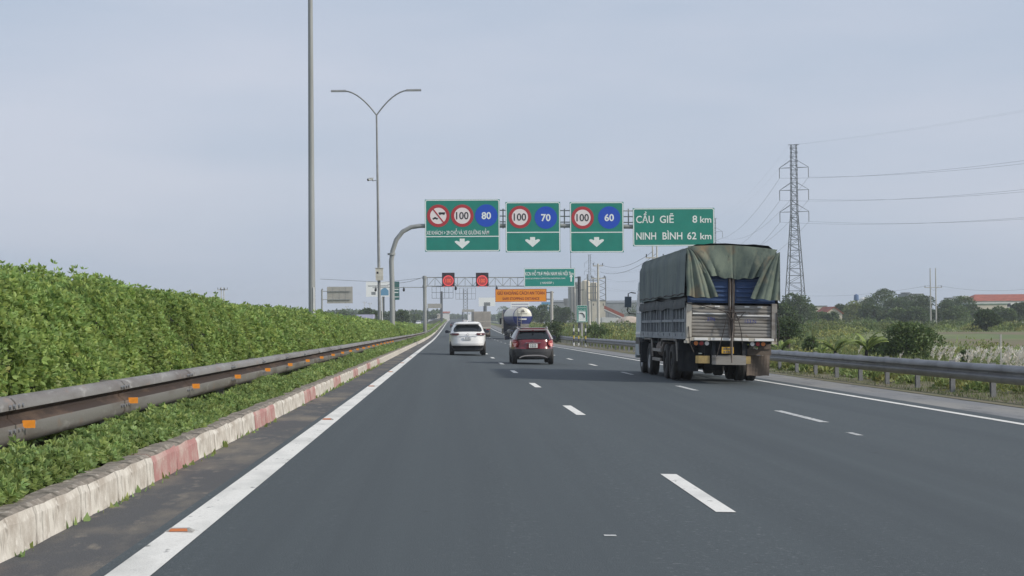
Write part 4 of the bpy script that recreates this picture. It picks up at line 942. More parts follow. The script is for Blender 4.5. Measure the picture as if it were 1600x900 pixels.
# rear frame and tailgate
mb = MB(); mb.box(-HW, HW, -.03, .09, Z0 - .09, Z0 + .0); rs = mb.build('rear_sill', 'cream', T)
for a, b in ((-.98, -.62), (-.55, -.02), (.06, .45), (.62, 1.12)): mb = MB(); mb.box(a * HW / 1.2, b * HW / 1.2, -.042, -.031, Z0 - .075, Z0 - .012); mb.build('reflective_strip', 'white', rs)
for s in (-1, 1): 
    mb = MB(); mb.box(s * (HW - .075) - .07, s * (HW - .075) + .07, -.05, .10, Z0 + .001, Z1 + .06); mb.build('corner_post', 'cream' if s < 0 else 'gate_grey', T)
    mb = MB(); mb.box(s * (HW - .05) - .09, s * (HW - .05) + .06, -.06, .08, Z0 - .16, Z0 - .093); mb.build('corner_bracket', 'cream', T)
for s in (-1, 1):
    x0, x1 = (-HW + .15, -.075) if s < 0 else (.075, HW - .15)
    nn = 9; h_ = (Z1 - Z0 - .04) / nn
    mb = MB(); mb.box(x0, x1, .03, .06, Z0 + .01, Z1); gate = mb.build('tailgate', 'gate_grey', T)
    for k in range(nn):
        z = Z0 + .02 + k * h_; mb = MB(); e = random.uniform(-.004, .004)
        mb.prismx([(.028, z + .003), (.004 + e, z + .012), (.001 + e, z + h_ * .5), (.006 + e, z + h_ - .016), (.028, z + h_ - .004)], x0 + .01, x1 - .01); mb.build('plank', 'gate_grey', gate)
    mb = MB(); zz = Z1 - .24 - (.04 if s > 0 else 0); mb.box(x0 + .02, x1 - .05, -.034, -.018, zz, zz + .035); mb.build('white_strip', 'white', gate)
    for xx in (x0 + .35 * (x1 - x0), x0 + .7 * (x1 - x0)): mb = MB(); mb.box(xx - .08, xx + .05, -.03, -.012, Z1 - .05, Z1 - .015); mb.build('hasp', 'white', gate)
text('37N', 'ink_blue', (-.55, -.022, Z1 - .42), T, .10, .20, wt=.01); text('153.N', 'ink_blue', (.50, -.022, Z1 - .46), T, .10, .30, wt=.01)
# blue upper doors
for s in (-1, 1):
    x0, x1 = (-HW + .04, -.095) if s < 0 else (.095, HW - .04)
    mb = MB(); mb.box(x0, x1, .05, .08, Z1 + .065, 3.35); dr = mb.build('upper_door', 'gate_blue', T)
    k = 0; z = Z1 + .10
    while z < 3.0:
        mb = MB(); hh = .075; mb.prismx([(.048, z), (.012, z + .018), (.012, z + hh - .018), (.048, z + hh)], x0 + .04, x1 - .04); mb.build('rib', 'gate_blue', dr); z += .115 if k % 4 != 3 else .19; k += 1
for x in (-.058, .030): mb = MB(); mb.box(x - .028, x + .028, -.03, .06, Z0 + .01, 2.95); mb.build('centre_post', 'rust_post', T)
mb = MB(); mb.box(-.004 - .02, .0, -.02, .06, Z0 + .01, 2.95)
for s in (-1, 1):
    mb = MB(); mb.tube([(s * .045, -.045, Z0 - .02), (s * .045, -.045, 2.7)], .014, 6); mb.build('lock_rod', 'rust_post', T)
# tarp: top + sides
def wr(a, b, k): return float(n1(a, b, k))
mb = MB(); P = []
ny = 60
prof = []
zs_ = [2.30, 2.5, 2.75, 3.0, 3.2, 3.4, 3.52, ZT - .03]
for i in range(ny + 1):
    y = -.02 + (LB + .1) * i / ny; row = []; hoop = .045 * cos(2 * pi * y / 1.25)
    fr = .10 * max(0, (y - LB + .5) / .6) ** 2
    sagb = 2.32 + .05 * wr(y * 1.2, 0, 31) - (.02 * y / 10)
    for z in zs_:
        t_ = (z - 2.30) / 1.3; zz = sagb + (ZT - .03 - sagb) * t_
        x = -HW - .035 - .035 * wr(y * 2.6, zz * 1.5, 32) * (1 - t_ * .6) - .028 * abs(wr(y * 6, zz * 1.1, 33)) * (1 - t_ * .5) - .012 * hoop * 4 * t_ + (.06 if z > 3.5 else 0)
        row.append((x, y, zz - (fr if z > 3.3 else 0)))
    for k in range(1, 12):
        x = -HW + .06 + (2 * HW - .12) * k / 12; row.append((x, y, ZT + .05 * (1 - (x / HW) ** 2) + hoop * (1.0) - .035 * abs(wr(y * 3, x * 4, 34)) - fr + .012 * wr(y * 7, x * 9, 35) - (.02 if x > .3 else 0) * (x - .3)))
    for z in zs_[::-1]:
        t_ = (z - 2.30) / 1.3; zz = sagb + (ZT - .05 - sagb) * t_; row.append((HW + .035 + .03 * wr(y * 2.6, zz * 1.5, 42) - (.06 if z > 3.5 else 0), y, zz - (.06 if z > 3.5 else 0)))
    P.append(row)
mb.grid(P); mb.add(P[-1], [tuple(range(len(P[-1])))]); cover = mb.build('tarpaulin', 'tarp', T, smooth=True)
for s in (-1, 1):
    mb = MB(); P = []
    for i in range(61):
        y = -.02 + (LB + .08) * i / 60; r = []
        for k in range(6):
            z = 1.98 + .05 * wr(y * 1.6, 5, 51) + (.36 - .02 * k) * k / 5; r.append((s * (HW + .02 + .022 * wr(y * 3.5, z * 4, 52) + .02 * abs(wr(y * 9, z, 53)) + (.02 if k < 3 else .0)), y, z))
        P.append(r)
    mb.grid(P); mb.build('folded_hem', 'tarp_hem', T, smooth=True)
    mb = MB(); mb.tube([(s * (HW + .055 + .02 * sin(i)), -.02 + LB * i / 24, 2.36 + .02 * sin(i * 1.7)) for i in range(25)], .012, 5); mb.build('hem_rope', 'rope', T)
# rear curtain, folded and pulled to the corners
def curtain(nm, fn, nu, nv):
    mb = MB(); mb.grid([[fn(i / nu, j / nv) for j in range(nv + 1)] for i in range(nu + 1)]); return mb.build(nm, 'tarp_rear', T, smooth=True)
XL_, XR_ = -HW - .03, HW + .03
def topedge(x): return ZT + .05 * (1 - (x / HW) ** 2) - (.02 + .05 * max(0, x / HW))
def cent(a, b):
    x = XL_ + .04 + (XR_ - XL_ - .08) * a
    xb = -.84 + 1.72 * a; zt = topedge(x) + .01; zb = 2.84 - .10 * sin(pi * a) + .07 * (1 - a) - .0
    if a < .5: zb += .0
    xx = x + (xb - x) * b ** .8; z = zt + (zb - zt) * b
    d = abs(a - .5) * 2
    fold = .09 * abs(sin((a + (a - .5) * b * .5) * 13 + 1.5 * sin(a * 7))) ** .6 * b * (.3 + d) + .04 * abs(sin(a * 31 + b * 6)) * b * d
    bil = .05 * sin(pi * b) * (.4 + .6 * sin(a * 9))
    seam = -.035 * math.exp(-((a - .495) / .012) ** 2)
    return (xx, -.045 - fold - bil - .10 * b * (.25 + .2 * sin(a * 13)) - seam * .5, z + .02 * sin(a * 31) * b)
curtain('rear_valance', cent, 90, 16)
def flapL(a, b):
    # from corner edge (a=0) to inner diagonal edge (a=1)
    top = Vector((XL_ + .02, -.05, topedge(-HW) - .0)); z0, z1 = ZT - .05, 2.30
    zc = z0 + (z1 - z0) * b; out = Vector((XL_ - .005 + .01 * sin(b * 9), -.04, zc))
    inn = Vector((XL_ + .04 + (.80) * b ** .62, -.04, zc - .02 * b))
    p = out + (inn - out) * a
    f = .09 * abs(sin(a * 6.5 + .8 + .5 * b)) ** .7 * b ** .6 + .04 * sin(pi * a) * b + .035 * abs(sin(a * 15 + b)) * b
    return (p.x, -.13 - f - .05 * b * a, p.z - .06 * a * b * (1 - a) * 2 + .015 * sin(a * 15) * b)
curtain('corner_flap', flapL, 44, 24)
def flapR(a, b):
    z0, z1 = ZT - .12, 2.20; zc = z0 + (z1 - z0) * b
    w_ = (.80) * b ** .62
    x = XR_ + .005 - w_ * a; f = .09 * abs(sin(a * 6.0 + 2 - .6 * b)) ** .7 * b ** .6 + .04 * sin(pi * a) * b + .035 * abs(sin(a * 13 - b)) * b
    return (x, -.13 - f - .06 * b * a, zc + .06 * a * b + .012 * sin(a * 13) * b)
curtain('corner_flap', flapR, 44, 24)
mb = MB(); mb.tube([(-HW, -.06, Z1 + .05), (-.7, -.10, Z1 - .03), (-.2, -.12, Z1 - .16), (.1, -.13, Z1 - .19), (.35, -.12, Z1 - .17)], .014, 5); mb.build('rope', 'rope', T)
for pts in ([(-.02, -.11, Z1 - .1), (.02, -.14, 1.5), (-.05, -.12, 1.0), (.0, -.1, .6)], [(.05, -.11, Z1 - .15), (.16, -.14, 1.7), (.24, -.14, 1.35), (.28, -.1, 1.05)], [(-.06, -.11, Z1 - .1), (-.16, -.14, 1.7), (-.28, -.15, 1.2), (-.40, -.1, .72)], [(-.12, -.11, 1.85), (0, -.14, 1.62), (.1, -.12, 1.85), (.02, -.12, 1.95)], [(-.2, -.12, 1.9), (-.05, -.15, 1.72), (.12, -.13, 1.66), (.3, -.11, 1.86)], [(-HW + .06, -.06, 1.5), (-HW + .08, -.1, 1.1), (-HW + .2, -.1, .82)], [(HW - .02, -.06, 1.9), (HW + .05, -.08, 1.4), (HW + .02, -.06, 1.02)]):
    mb = MB(); mb.tube(pts, .013, 5); mb.build('rope', 'rope', T)
mb = MB(); mb.tube([(.005, -.10, 1.95), (.005, -.10, .56)], .022, 6); mb.build('hook_rod', 'rust_post', T)
# underside: lights, plates, bumper, flaps
for s in (-1, 1):
    xc = -.78 if s < 0 else .72
    mb = MB(); mb.box(xc - .22, xc + .22, .08, .16, Z0 - .225, Z0 - .095); lb = mb.build('light_box', 'steel_dark', T)
    order = ('lamp_orange', 'lamp_red', 'lamp_white') if s < 0 else ('lamp_white', 'lamp_red', 'lamp_orange')
    for k, mm_ in enumerate(order): mb = MB(); mb.disc((xc - .145 + .145 * k, .079, Z0 - .16), .056, .02, 16); mb.build('lamp', mm_, lb)
mb = MB(); mb.box(-.30, .02, .05, .07, .80, .97); pl = mb.build('number_plate', 'plate_yellow', T)
pl.location = (.06, 0, 0); mb = MB()
for r_, z in ((0, .895), (1, .815)):
    for k in range(4): mb.box(-.25 + k * .06, -.21 + k * .06, .044, .049, z, z + .05)
mb.build('characters', 'rust_post', pl)
mb = MB(); mb.box(-.92, -.545, .12, .14, .53, .73); mb.build('side_board', 'board_yellow', T)
mb = MB(); mb.box(.38, .55, .13, .15, .53, .73); mb.build('side_board', 'board_yellow', T)
mb = MB(); mb.prismx([(.10, .50), (.10, .74), (.14, .75), (.20, .70), (.20, .52)], -.48, .42); mb.build('underrun_bar', 'gate_grey', T)
for x in (-.44, .36): mb = MB(); mb.box(x - .04, x + .04, .12, .30, .6, 1.1); mb.build('bumper_arm', 'steel_dark', T)
mb = MB(); mb.box(-.62, .50, .45, .62, .72, 1.12); mb.build('tail_crossbeam', 'steel_dark', T)
mb = MB(); P = []
for i in range(9):
    a = i / 8; P.append([(-HW + .02 + .56 * a, 1.55 + .03 * sin(a * 5), .28 + (.62) * k / 5) for k in range(6)])
mb.grid(P); mb.build('mud_flap', 'flap_dark', T)
mb = MB(); mb.box(-HW + .02, -HW + .52, 1.50, 1.54, .84, 1.12); mb.build('flap_bracket', 'steel_dark', T)
mb = MB(); P = []
for i in range(9):
    a = i / 8; P.append([(.30 + .60 * a + .02 * k / 5, .85 + .05 * sin(a * 4 + k * .4), .20 + (.55) * k / 5 + .01 * sin(a * 9)) for k in range(6)])
mb.grid(P); mb.add([(p[0], p[1] + .02, p[2]) for r in P for p in r], [(i * 6 + j, (i + 1) * 6 + j, (i + 1) * 6 + j + 1, i * 6 + j + 1) for i in range(8) for j in range(5)])
fb = mb.build('mud_flap', 'flap_brown', T); fb.location = (HW - .93, 0, 0)
mb = MB(); mb.box(.48, HW - .03, .55, .60, .76, .92); mb.box(.82, HW - .05, .52, .58, .92, 1.08); mb.build('fender_scrap', 'flap_brown', T)
# wheels
WR = .50
for y in (2.9, 4.15):
    for s in (-1, 1):
        wheel(T, s * (HW - .16), y, WR, .27, s, dual=True); wheel(T, s * (HW - .47), y, WR, .27, s, dual=True)
    mb = MB(); mb.tube([(-HW + .3, y, WR), (HW - .3, y, WR)], .10, 8); mb.tube([(-.25, y, WR), (.25, y, WR)], .22, 10); mb.build('axle', 'steel_dark', T)
for y in (8.0, 9.9):
    for s in (-1, 1): wheel(T, s * (HW - .19), y, WR, .29, s)
    mb = MB(); mb.box(-HW + .4, HW - .4, y - .06, y + .06, WR - .08, WR + .08); mb.build('axle', 'steel_dark', T)
for s in (-1, 1):
    mb = MB(); mb.tube([(s * (HW - .04), 1.75, .55), (s * (HW - .03), 1.85, 1.02), (s * (HW - .03), 2.0, 1.13), (s * (HW - .03), 4.9, 1.13), (s * (HW - .03), 5.1, .95)], .03, 6); mb.build('fender_pipe', 'gate_grey', T)
    mb = MB(); mb.tube([(s * (HW - .03), 7.0, .6), (s * (HW - .03), 7.15, 1.02), (s * (HW - .03), 7.3, 1.12), (s * (HW - .03), 8.9, 1.12)], .03, 6); mb.build('fender_pipe', 'gate_grey', T)
    for z in (.52, .80): mb = MB(); mb.box(s * (HW - .05) - .025, s * (HW - .05) + .025, 5.15, 7.05, z - .045, z + .045); mb.build('side_guard', 'gate_grey', T)
    mb = MB(); mb.tube([(s * .82, 5.4, .86), (s * .82, 6.8, .86)], .28, 14); mb.build('fuel_tank', 'rust_post' if s < 0 else 'steel_dark', T, smooth=True)
mb = MB(); mb.tube([(.0, 1.2, .95), (0, 8, .75)], .06, 8); mb.build('drive_shaft', 'steel_dark', T)
# cab
CY = LB + .12
mb = MB()
cp = [(CY, .95), (CY, 2.95), (CY + .25, 3.02), (CY + 1.5, 2.98), (CY + 1.95, 2.2), (CY + 2.05, 1.2), (CY + 2.0, .55), (CY + .95, .55), (CY + .9, .95)]
mb.prismx(cp, -HW + .10, HW - .10); cab = mb.build('cab', 'cab_paint', T)
for s in (-1, 1):
    mb = MB(); x = s * (HW - .098); a, b = sorted((x, x + s * .012)); mb.prismx([(CY + .35, 1.95), (CY + .35, 2.7), (CY + 1.45, 2.7), (CY + 1.75, 1.95)], a, b); mb.build('side_window', 'glass', cab)
    mb = MB(); mb.box(min(x, x + s * .03), max(x, x + s * .03), CY + .2, CY + 1.85, 1.25, 1.33); mb.build('door_strip', 'white', cab)
    mb = MB(); mb.prismx([(CY - .25, .62), (CY - .15, 1.0), (CY + .1, 1.15), (CY + .9, 1.15), (CY + 1.0, .95), (CY + .9, .93), (CY + .1, .93), (CY - .05, .6)], min(s * (HW - .3), s * (HW + .03)), max(s * (HW - .3), s * (HW + .03))); mb.build('fender', 'black', cab)
    mb = MB(); mb.box(min(s * (HW - .3), s * (HW + .03)), max(s * (HW - .3), s * (HW + .03)), CY - .62, CY - .56, .35, 1.0); mb.build('fender_flap', 'flap_dark', cab)
    X = s * (HW); mb = MB(); mb.tube([(X, CY + 1.4, 2.62), (X + s * .16, CY + 1.35, 2.64), (X + s * .26, CY + 1.3, 2.60), (X + s * .27, CY + 1.3, 2.0), (X + s * .2, CY + 1.32, 1.93), (X, CY + 1.4, 1.92)], .018, 6); mm_ = mb.build('mirror_arm', 'black', cab)
    mb = MB(); mb.box(X + s * .27 - .11, X + s * .27 + .11, CY + 1.22, CY + 1.29, 2.14, 2.50); mb.build('mirror', 'mirror_shell', mm_)
mb = MB(); mb.box(-HW + .1, HW - .1, CY + 2.0, CY + 2.15, .45, .85); mb.build('bumper', 'cab_paint', cab)

# ------------------------------------------------------------------ beige box truck ahead
YM = 231; xm = (at(740, 510, YM).x + at(767, 510, YM).x) / 2
B = thing('truck', 'dusty beige box truck ahead, seen behind the white crossover', 'truck', (xm, YM, float(RZ(float(uofx(xm, YM)), YM)) - .0), radians(1.5))
for s in (-1, 1):
    mb = MB(); mb.box(.012 if s > 0 else -1.22, 1.22 if s > 0 else -.012, -.0, .06, 1.45, 3.60); d = mb.build('rear_door', 'box_beige', B)
    for k in range(7): z = 1.6 + k * .29; mb = MB(); mb.box(.06 if s > 0 else -1.15, 1.15 if s > 0 else -.06, -.03, -.001, z, z + .12); mb.build('rib', 'box_beige', d)
mb = MB(); mb.box(-1.25, 1.25, .062, 7.5, 1.3, 3.68); mb.build('cargo_box', 'box_beige', B)
mb = MB(); mb.box(-1.25, 1.25, -.05, .06, 1.22, 1.44); mb.build('rear_sill', 'cream', B)
mb = MB(); mb.box(-1.25, 1.25, -.04, .0, 2.2, 2.3); mb.build('middle_strip', 'cream', B)
mb = MB(); mb.box(-.5, .5, .1, 8, .8, 1.2); mb.build('chassis', 'steel_dark', B)
mb = MB(); mb.box(-1.0, 1.0, .05, .15, .5, .7); mb.build('underrun_bar', 'gate_grey', B)
for s in (-1, 1):
    mb = MB(); mb.box(s * .85 - .25, s * .85 + .25, .0, .08, 1.02, 1.16); mb.build('tail_light', 'lamp_red', B)
    mb = MB(); mb.box(s * .9 - .28, s * .9 + .28, .95, .98, .25, .95); mb.build('mud_flap', 'flap_brown', B)
    for y in (1.9, 3.1): wheel(B, s * 1.0, y, .48, .48, s, dual=True)
    wheel(B, s * 1.0, 7.6, .48, .28, s)
mb = MB(); mb.box(-.16, .16, .0, .02, .82, .98); mb.build('number_plate', 'plate_white', B)
mb = MB(); mb.box(-1.15, 1.15, 7.7, 9.5, .8, 2.9); mb.build('cab', 'wall_grey', B)
# ------------------------------------------------------------------ tanker truck
YT = 205; xt = at(817, 520, YT).x
K = thing('tanker_truck', 'cylindrical bulk tanker truck, white above and blue below, in the right lane', 'truck', (xt, YT, float(RZ(float(uofx(xt, YT)), YT))), radians(4.6))
def tanker(z0, z1, nm, mt):
    mb = MB(); N = 48; R = 1.22; zc = 2.95; P = []
    ys = [(-.32, .0), (-.29, .35), (-.20, .66), (-.08, .88), (.05, 1), (.3, 1.0), (10.5, 1.0), (10.8, .7), (10.9, 0)]
    a0 = math.asin((z0 - zc) / R) if abs(z0 - zc) < R else (-pi / 2 if z0 < zc else pi / 2); a1 = math.asin(max(-1, min(1, (z1 - zc) / R)))
    # arc from a0 (right) over to pi-a0 for upper, or the lower complement
    if nm == 'upper_shell': A = np.linspace(a0, pi - a0, 33)
    else: A = np.linspace(pi - a1, 2 * pi + a1, 33)
    mb.grid([[(cos(a) * R * (r if r > .01 else .01), y, zc + sin(a) * R * (r if r > .01 else .01) + (0 if 1 else 0)) for a in A] for y, r in ys]); return mb.build(nm, mt, K, smooth=True)
zs = 2.98
tanker(zs, 9, 'upper_shell', 'tank_white'); tanker(-9, zs, 'lower_shell', 'tank_blue')
mb = MB(); N = 40
mb.grid([[(cos(2 * pi * k / N) * r, y, 2.95 + sin(2 * pi * k / N) * r) for y, r in ((-.02, 1.22), (-.02, 1.27), (.06, 1.27), (.06, 1.22))] for k in range(N + 1)]); mb.build('rim_band', 'tank_blue', K)
mb = MB(); mb.prism([(-.45, 2.52), (.45, 2.52), (.45, 2.70), (-.45, 2.70)], -.36, -.34); mb.build('label_plate', 'white', K)
mb = MB(); mb.prism([(0, 3.95), (-.25, 3.5), (.25, 3.5)], -.31, -.27); mb.build('emblem', 'gate_grey', K)
mb = MB(); mb.box(-.55, .55, -.33, -.3, 3.28, 3.34); mb.build('text_band', 'gate_grey', K)
mb = MB()
for x in (-.75, -.25): mb.tube([(x, -.42, .8), (x, -.42, 3.9), (x, -.1, 4.15)], .03, 6)
for k in range(9): mb.tube([(-.75, -.42, 1.0 + k * .33), (-.25, -.42, 1.0 + k * .33)], .025, 5)
mb.build('ladder', 'gate_grey', K)
mb = MB(); mb.box(-.5, .5, -.1, 11, .95, 1.35); mb.build('chassis', 'steel_dark', K)
mb = MB(); mb.box(-.35, .75, -.36, .1, 1.05, 2.0); mb.build('valve_cabinet', 'gate_grey', K)
mb = MB(); mb.box(-1.2, 1.2, -.35, -.25, .55, .95); mb.build('bumper', 'rust_post', K)
for s in (-1, 1):
    mb = MB(); mb.box(s * .9 - .25, s * .9 + .25, -.38, -.351, .75, .9); mb.build('tail_light', 'lamp_red', K)
    for y in (1.2, 2.5, 8.2, 9.6): wheel(K, s * .98, y, .50, .5, s, dual=True)
    mb = MB(); mb.tube([(s * .95, 5, 1.0), (s * .95, 7, 1.0)], .3, 12); mb.build('side_tank', 'gate_grey', K)
    mb = MB(); mb.box(s * 1.25 - .03, s * 1.25 + .03, .2, 3.4, 1.08, 1.2); mb.build('fender', 'tank_blue', K)
mb = MB(); mb.prismx([(11.1, .8), (11.1, 3.5), (11.5, 3.9), (12.6, 3.6), (13.2, 2.2), (13.2, .6)], -1.22, 1.22); kc = mb.build('cab', 'car_dark', K)
for s in (-1, 1): mb = MB(); mb.box(s * 1.50 - .12, s * 1.50 + .12, 12.0, 12.1, 1.95, 2.75); mb.box(min(s * 1.2, s * 1.5), max(s * 1.2, s * 1.5), 12.03, 12.07, 2.72, 2.78); mb.build('mirror', 'black', kc)
# farther trucks in front
for lb, px, Y, pt in (('silver grey truck far ahead left of the beige box truck', 737.5, 470, 'bill_white'),):
    x = at(px, 500, Y).x; t = thing('truck', lb, 'truck', (x, Y, float(RZ(float(uofx(x, Y)), Y))), 0)
    mb = MB(); mb.box(-1.2, 1.2, 0, 8, 1.2, 3.3); mb.build('cargo_box', pt, t); mb = MB(); mb.box(-1.1, 1.1, 8.2, 10, .8, 2.8); mb.build('cab', 'car_dark', t)
    for s in (-1, 1):
        for y in (1.5, 8.5): wheel(t, s * .95, y, .5, .4, s)
    mb = MB(); mb.box(-1.1, 1.1, .0, .1, .9, 1.15); mb.build('rear_sill', 'steel_dark', t)
x = at(570, 490, 235).x
t = thing('truck', 'pale lilac-grey box truck roof showing just above the hedge left of the lamp post', 'truck', (x, 235, float(RZ(-2.4, 235)) - .1), pi)
mb = MB(); mb.box(-1.2, 1.2, -6.5, 0, 1.1, 3.45); mb.build('cargo_box', 'van_lilac', t)
mb = MB(); mb.box(-1.1, 1.1, .1, 1.9, .8, 2.5); mb.build('cab', 'white', t)
for s in (-1, 1):
    for y in (-5, 1): wheel(t, s * .95, y, .48, .3, s)
#PART4
# ------------------------------------------------------------------ power lines
def lattice_tower(t, H, wb, wt_, arms, waist=.62):
    def wid(z): 
        f = z / H
        return wb + (wt_ - wb) * (f / waist) if f < waist else wt_
    for sx in (-1, 1):
        for sy in (-1, 1):
            mb = MB(); mb.bar((sx * wid(0) / 2, sy * wid(0) / 2, 0), (sx * wt_ / 2, sy * wt_ / 2, H * waist), .20); mb.bar((sx * wt_ / 2, sy * wt_ / 2, H * waist), (sx * wt_ / 2 * .8, sy * wt_ / 2 * .8, H), .15); mb.build('leg', 'lattice', t)
    zs = [0]; z = 0
    while z < H - .8: z += max(1.0, wid(z) * .5); zs.append(min(z, H))
    mb = MB()
    for i in range(len(zs) - 1):
        a, b = wid(zs[i]) / 2, wid(zs[i + 1]) / 2; z0, z1 = zs[i], zs[i + 1]
        for s in (-1, 1):
            if i % 2: mb.bar((-a, s * a, z0), (b, s * b, z1), .085); mb.bar((s * a, -a, z0), (s * b, b, z1), .085)
            else: mb.bar((a, s * a, z0), (-b, s * b, z1), .085); mb.bar((s * a, a, z0), (s * b, -b, z1), .085)
            mb.bar((-a, s * a, z0), (a, s * a, z0), .08)
    mb.build('bracing', 'lattice', t)
    tips = []
    for z, L_ in arms:
        for s in (-1, 1):
            mb = MB(); h_ = wt_ / 2
            for y in (-h_ * .7, h_ * .7): mb.bar((s * h_, y, z), (s * L_, 0, z), .10); mb.bar((s * h_, y, z + 1.7), (s * L_, 0, z + .05), .09)
            mb.build('cross_arm', 'lattice', t)
            mb = MB(); mb.tube([(s * L_, 0, z), (s * L_, 0, z - 2.3)], .09, 6); mb.build('insulator', 'lattice', t); tips.append((s * L_, 0, z - 2.3))
    mb = MB(); mb.bar((-1.3, 0, H), (1.3, 0, H), .12); mb.build('peak_arm', 'lattice', t)
    tips += [(-1.1, 0, H), (1.1, 0, H)]
    return tips
pa = at(1243, 500, 365); pa.z = FIELD
PA = thing('power_pylon', 'tall lattice power pylon with three pairs of arms standing in the field behind the truck', 'pylon', pa, radians(-24))
HP = at(1241, 226, 365).z - FIELD
arms_z = [(at(1241, py, 365).z - FIELD, 3.35) for py in (262, 297, 331)]
tipsA = lattice_tower(PA, HP, 4.7, 1.45, arms_z)
def pylon_copy(loc, rz, label):
    c = copy_tree(PA); c.location = loc; c.rotation_euler = (0, 0, rz); c['label'] = label; return c
pb = Vector((pa.x + 62, pa.y - 200, FIELD)); PB = pylon_copy(pb, radians(-24), 'lattice power pylon nearer the camera, outside the right edge of the photo')
pc = at(1117, 490, 640); pc.z = FIELD; PC = pylon_copy(pc, radians(-14), 'second lattice pylon, mostly hidden between the distance sign and the truck')
pd = at(922, 490, 1000); pd.z = FIELD - .0; PD = pylon_copy(pd, radians(-10), 'distant lattice pylon behind the cream silos')
def wires(name, label, A, ra, B, rb, sag, tips, grp='overhead power lines', r=.023):
    root = thing(name, label, 'power line', A.copy(), 0, grp)
    for tp_ in tips:
        a = Matrix.Rotation(ra, 3, 'Z') @ Vector(tp_); b = (B - A) + Matrix.Rotation(rb, 3, 'Z') @ Vector(tp_)
        sg = sag * (.6 if tp_[2] > HP - 1 else 1)
        pts = [a.lerp(b, k / 26) + Vector((0, 0, -sg * 4 * (k / 26) * (1 - k / 26))) for k in range(27)]
        mb = MB(); mb.tube(pts, r * (.35 if tp_[2] > HP - 1 else 1), 4, cap=False); mb.build('wire', 'wire', root)
wires('power_line', 'wires from the tall pylon up to the right edge of the photo', pa, radians(-24), pb, radians(-24), 4.5, tipsA)
wires('power_line', 'wires from the tall pylon down left towards the green distance sign', pa, radians(-24), pc, radians(-14), 5.5, tipsA, r=.024)
wires('power_line', 'faint wires running left from the hidden second pylon to the silos', pc, radians(-14), pd, radians(-10), 8, tipsA, r=.028)
def concrete_pole(label, px, ptop, Y, w_=.2, arms=(), twin=0, name='utility_pole', matn='concrete_pole', zb=FIELD, grp=None):
    c = at(px, 495, Y); c.z = zb; H = at(px, ptop, Y).z - zb; t = thing(name, label, 'utility pole', c, 0, grp)
    for k in range(2 if twin else 1):
        x = twin * (k - .5) if twin else 0; mb = MB(); mb.tube([(x, 0, 0), (x, 0, H)], [w_, w_ * .6], 8); mb.build('pole', matn, t)
    for fz, hw in arms: mb = MB(); mb.box(-hw, hw, -.1, .0 - .02, H * fz - .07, H * fz + .07); mb.build('cross_arm', matn, t)
    for fz, hw in arms:
        for s in (-1, 1): mb = MB(); mb.tube([(s * hw * .9, -.06, H * fz + .07), (s * hw * .9, -.06, H * fz + .4)], .06, 6); mb.build('insulator', 'dark_steel', t)
    return t, H
concrete_pole('twin concrete poles with one crossarm standing in the field in front of the trees', 1458.5, 419, 330, .17, [(.68, 1.9)], 1.15, matn='concrete')
concrete_pole('twin grey poles rising from behind the truck cab to below the distance sign', 1024, 381, 170, .13, [(.86, 1.0)], .45)
concrete_pole('bright white concrete pole with two crossarms right of the cream silos', 935, 412, 230, .24, [(.97, .75), (.80, 1.0), (.42, .8)])
concrete_pole('dark slender mast seen above the second green sign', 892.5, 385, 420, .10, [], matn='dark_steel')
concrete_pole('short white pole in front of the cream silos, left of the taller white pole', 921, 470, 230, .24, [])
for px, pt, Y, lb in ((542, 478, 700, 'small thin pole above the hedge right of the tall lamp post'), (570, 471, 620, 'thin pole with crossarm left of the cream control box'), (578, 473, 620, 'second thin pole with crossarm left of the cream control box'), (640, 484, 600, 'small thin pole right of the round-shouldered gantry post'), (346, 449, 300, 'left one of two tiny poles just above the hedge line'), (350, 449, 300, 'right one of two tiny poles just above the hedge line'), (1573, 480, 700, 'thin faint pole in front of the long red-roofed building')):
    concrete_pole(lb, px, pt, Y, .12, [(.95, .7)])
# local wires
def wire_run(label, pts, sag=1.0, r=.02):
    A = Vector(pts[0]); t = thing('power_line', label, 'power line', A, 0, 'overhead power lines')
    for i in range(len(pts) - 1):
        a, b = Vector(pts[i]) - A, Vector(pts[i + 1]) - A
        mb = MB(); mb.tube([a.lerp(b, k / 14) + Vector((0, 0, -sag * 4 * k / 14 * (1 - k / 14))) for k in range(15)], r, 4, cap=False); mb.build('wire', 'wire', t)
wire_run('thin wire from the white concrete pole up to the twin grey poles', [at(938, 413, 230), at(1021, 392, 170), ], 1.0)
wire_run('second thin wire from the white concrete pole to the twin grey poles', [at(938, 425, 230), at(1027, 395, 170), ], 1.0)
wire_run('faint horizontal wire through the twin poles in the right field', [at(1240, 461, 420), at(1452, 446, 330), at(1466, 446, 330), at(1640, 447, 300)], 1.0)

